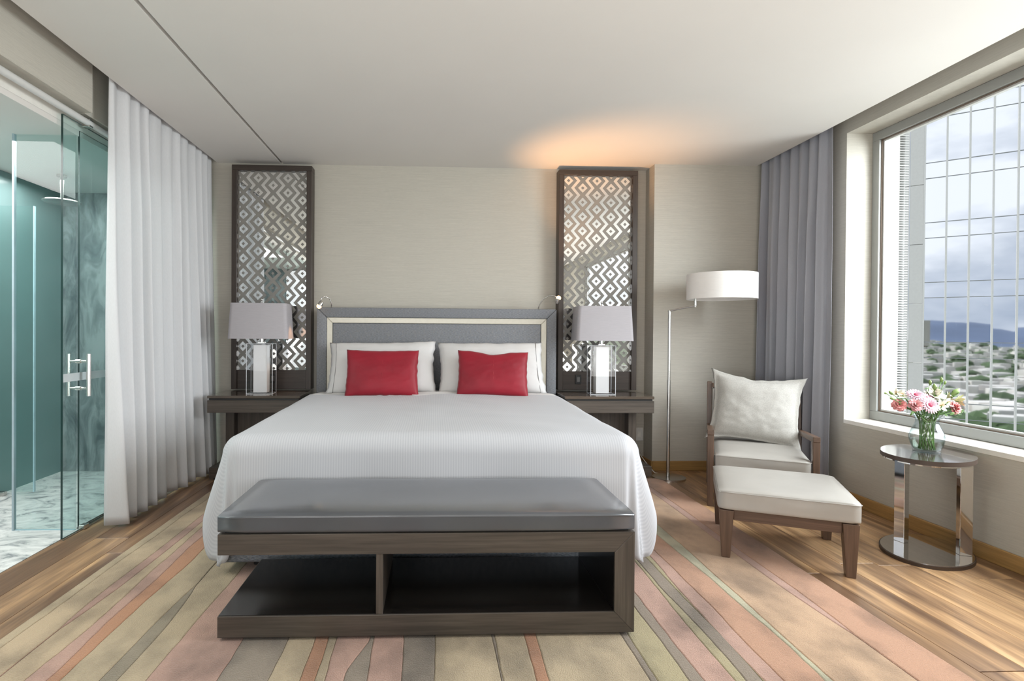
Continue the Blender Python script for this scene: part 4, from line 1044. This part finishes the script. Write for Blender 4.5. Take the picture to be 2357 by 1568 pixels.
# ================================================================== CURTAINS
def curtain_bm(p0, p1, z0, z1, npl, amp_t, amp_b, bulge, seed, nu=260, nv=50, hemfn=None, dirn=(1, 0)):
    """pleated cloth from p0 to p1 (x, y); dirn = into the room"""
    bm = B(); ln = hypot(p1[0]-p0[0], p1[1]-p0[1]); tx, ty = (p1[0]-p0[0])/ln, (p1[1]-p0[1])/ln
    def f(u, t):
        z = z1 + (z0-z1)*t
        ph = 2*pi*npl*(u + .060*nzv(u*5, seed) + .014*nzv(u*17, seed+3) + .018*t*nzv(u*7, seed+21, t))
        fine = sin(ph*2.03+1)*.35
        k = min(1, t*3.5)
        am = (amp_t*(1-k) + (amp_t*.5+amp_b*.5)*k) + (amp_b-amp_t)*.5*t
        am *= .72 + .85*nzv(u*9, seed+7)
        w_ = sin(ph + .5*t*nzv(u*4, seed+11)*3)*am + fine*am*.5*(1-k*.75)
        w_ += .010*nzv(u*7, t*3, seed+5)*t
        push = bulge(u, t)
        slip = .012*cos(ph)*k
        zz = z + (hemfn(u) if hemfn else 0)*t**3
        return Vector((p0[0]+tx*(u*ln+slip)+dirn[0]*(w_+push), p0[1]+ty*(u*ln+slip)+dirn[1]*(w_+push), zz))
    grid(bm, nu, nv, f); bmesh.ops.recalc_face_normals(bm, faces=bm.faces); return bm
sc_ = thing('sheer_curtain', 'floor-length white sheer curtain gathered in the ceiling pocket on the left', 'curtain', (-1.97, 4.2, 0))
def bul(u, t):
    return .045*t**1.5 + .06*math.exp(-((u-.05)/.03)**2)*t*t - .08*max(0, 1-u/.035)*t + .05*max(0, (t-.3))*math.exp(-((u-.8)/.16)**2)
o = obj('panel', curtain_bm((-1.968, 3.44), (-1.968, 4.985), .008, 2.80, 11, .024, .048, bul, 2.0, hemfn=lambda u: .012*nzv(u*8, 4)+.008), M_SHEER, sc_, world=True, smooth=True)
md = o.modifiers.new('thickness', 'SOLIDIFY'); md.thickness = .0015
bm = B(); box(bm, -1.99, -1.955, 3.36, 5.0, 2.802, 2.83, .002); obj('track', bm, M_WHITE, sc_, world=True)
gc = thing('drape', 'floor-length grey satin drape in the window corner', 'curtain', (2.86, 4.3, 0))
o = obj('panel', curtain_bm((2.885, 4.79), (2.905, 3.965), .010, 2.80, 7, .032, .056, lambda u, t: .020*t, 5.0, 220, 50, dirn=(-1, 0)), M_GREYC, gc, world=True, smooth=True)
md = o.modifiers.new('thickness', 'SOLIDIFY'); md.thickness = .002
bm = B(); box(bm, 2.885, 2.92, 3.95, 4.80, 2.802, 2.83, .002); obj('track', bm, M_WHITE, gc, world=True)

# ================================================================== OUTSIDE
# own building: cladding pier next to the window with a louvre strip
b = B(); box(b, 3.24, 3.528, 4.10, 4.6, -8, 9); pier = struct('wall_outside', b, plain('cream_cladding', (.52, .505, .475), .6, var=.02))
b = B(); box(b, 3.5285, 3.602, 4.135, 4.6, -8, 9); lv = obj('louvre_backing', b, plain('louvre_grey', (.36, .36, .35), .5), pier)
bm = B()
for k in range(330):
    z = -1+.019*k; hexa(bm, [(3.5285, 4.10, z), (3.600, 4.10, z), (3.600, 4.135, z+.012), (3.5285, 4.135, z+.009)], [(3.5285, 4.10, z+.005), (3.600, 4.10, z+.005), (3.600, 4.135, z+.014), (3.5285, 4.135, z+.014)])
obj('louvre_slats', bm, plain('slat_grey', (.42, .42, .41), .5), pier, kind='stuff')

# the glazed tower opposite
fn = Vector((.641, .768, 0)).normalized(); fu = Vector((fn.y, -fn.x, 0)); FO = fn*45
tw = thing('office_tower', 'tall mirror-glass office tower with white mullions outside the window', 'building', tuple(FO + fu*4 + Vector((0, 0, -45))))
tw.rotation_euler = (0, 0, atan2(fu.y, fu.x))
# local: x along the facade (s-4), -y towards the room, z up from the ground
M_FAC = bpy.data.materials.new('mirror_facade'); M_FAC.use_nodes = True
_t = M_FAC.node_tree; _p = _t.nodes['Principled BSDF']; _p.inputs['Metallic'].default_value = 1; _p.inputs['Roughness'].default_value = .02; _p.inputs['Base Color'].default_value = (.76, .80, .87, 1)
M_MULL = plain('white_mullion', (.78, .79, .81), .4, var=.02); M_TRAN = plain('grey_transom', (.36, .38, .41), .4); M_CLAD = plain('white_panel', (.74, .745, .76), .4, var=.02)
PWD, S0, ZB = 1.03, 1.90, 45
rows = []
z = -.1 - 3.68*6
for k in range(13): rows += [(z, z+.95), (z+.95, z+3.68)]; z += 3.68
mesh_c = {}
ncol = 11
for i in range(ncol):
    xa = S0 - 4 + i*PWD
    for (za, zb) in rows:
        key = round(zb-za, 2)
        if key not in mesh_c:
            bm = B(); box(bm, .012, PWD-.012, 0, .02, .012, zb-za-.012); o = obj('pane', bm, M_FAC, tw); mesh_c[key] = o.data
        else:
            o = bpy.data.objects.new('pane', mesh_c[key]); C.objects.link(o); o.parent = tw
        o.location = (xa, 0, za+ZB); o.rotation_euler = (random.gauss(0, .0016), 0, random.gauss(0, .0022))
for i in range(ncol+1):
    xa = S0 - 4 + i*PWD; bm = B(); box(bm, xa-.045, xa+.045, -.10, .0, 0, ZB+30); obj('mullion', bm, M_MULL, tw)
for k, (za, zb) in enumerate(rows):
    bm = B(); box(bm, S0-4-.02, S0-4+ncol*PWD, -.03, .03, za+ZB-.022, za+ZB+.022); obj('transom', bm, M_TRAN, tw)
bm = B(); box(bm, S0-4, S0-4+ncol*PWD, .3, 14, 0, ZB+30); obj('core', bm, M_CLAD, tw)
for k in range(20):
    bm = B(); box(bm, S0-4-.70, S0-4-.05, -.10, .3, k*3.68+.40, k*3.68+4.05); obj('cladding_panel', bm, M_CLAD, tw)
    bm = B(); box(bm, S0-4-1.6, S0-4-.73, -.05, .3, k*3.68+.40, k*3.68+4.05); obj('cladding_panel', bm, M_CLAD, tw)
# city beyond, seen in the tower's glass: ground, hills, houses, trees
GZ = -45.0
b = B(); prism(b, [(9000*cos(2*pi*k/48), 9000*sin(2*pi*k/48)) for k in range(48)], GZ-2, GZ); g = struct('ground', b, plain('city_ground', (.20, .22, .16), .9, var=.4, scale=(.01, .01, .01)))
random.seed(5)
def ring_dir(): 
    a = math.atan2(-.825, -.563) + random.uniform(-.75, .75); return a
bm = B(); bt = B()
for k in range(5200):
    a = ring_dir(); d = 120*math.exp(random.uniform(0, 1)*math.log(3400/120)); x_, y_ = d*cos(a), d*sin(a); w = random.uniform(6, 11)*(1+d/2200); h_ = random.uniform(4, 9)*(1+d/3000)
    if random.random() < (.16 if d < 330 else .6):
        r = bmesh.ops.create_cube(bm, size=1); q = random.uniform(0, 3)
        for v in r['verts']: v.co = Vector((x_+(v.co.x*cos(q)-v.co.y*sin(q))*w, y_+(v.co.x*sin(q)+v.co.y*cos(q))*w*1.3, GZ+(v.co.z+.5)*h_))
    else:
        r = bmesh.ops.create_icosphere(bt, subdivisions=1, radius=1)
        for v in r['verts']: v.co = Vector((x_+v.co.x*w*.9, y_+v.co.y*w*.9, GZ+h_*.45+v.co.z*h_*.6))
o = obj('city_houses', bm, plain('pale_render', (.74, .70, .65), .8, var=.25, scale=(.02, .02, .02)), kind='stuff'); tagp(o, 'pale low city houses spread over the plain, mirrored in the glass tower', 'houses')
o = obj('city_trees', bt, plain('tree_green', (.075, .12, .05), .9, var=.4, scale=(.05, .05, .05)), kind='stuff'); tagp(o, 'green tree crowns between the city houses, mirrored in the glass tower', 'trees')
bm = B()
def hill(i, j):
    a = math.atan2(-.825, -.563) + (i*2-1)*1.2; d = 4200 + 1600*j
    hgt = (75 + 190*max(0, nzv(i*16, 1.7)+.1) + 60*nzv(i*60, 5) + 30*nzv(i*160, 9))*(1-abs(j*2-1)**1.5)
    return Vector((d*cos(a), d*sin(a), GZ+max(0, hgt)))
grid(bm, 220, 10, hill); bmesh.ops.recalc_face_normals(bm, faces=bm.faces)
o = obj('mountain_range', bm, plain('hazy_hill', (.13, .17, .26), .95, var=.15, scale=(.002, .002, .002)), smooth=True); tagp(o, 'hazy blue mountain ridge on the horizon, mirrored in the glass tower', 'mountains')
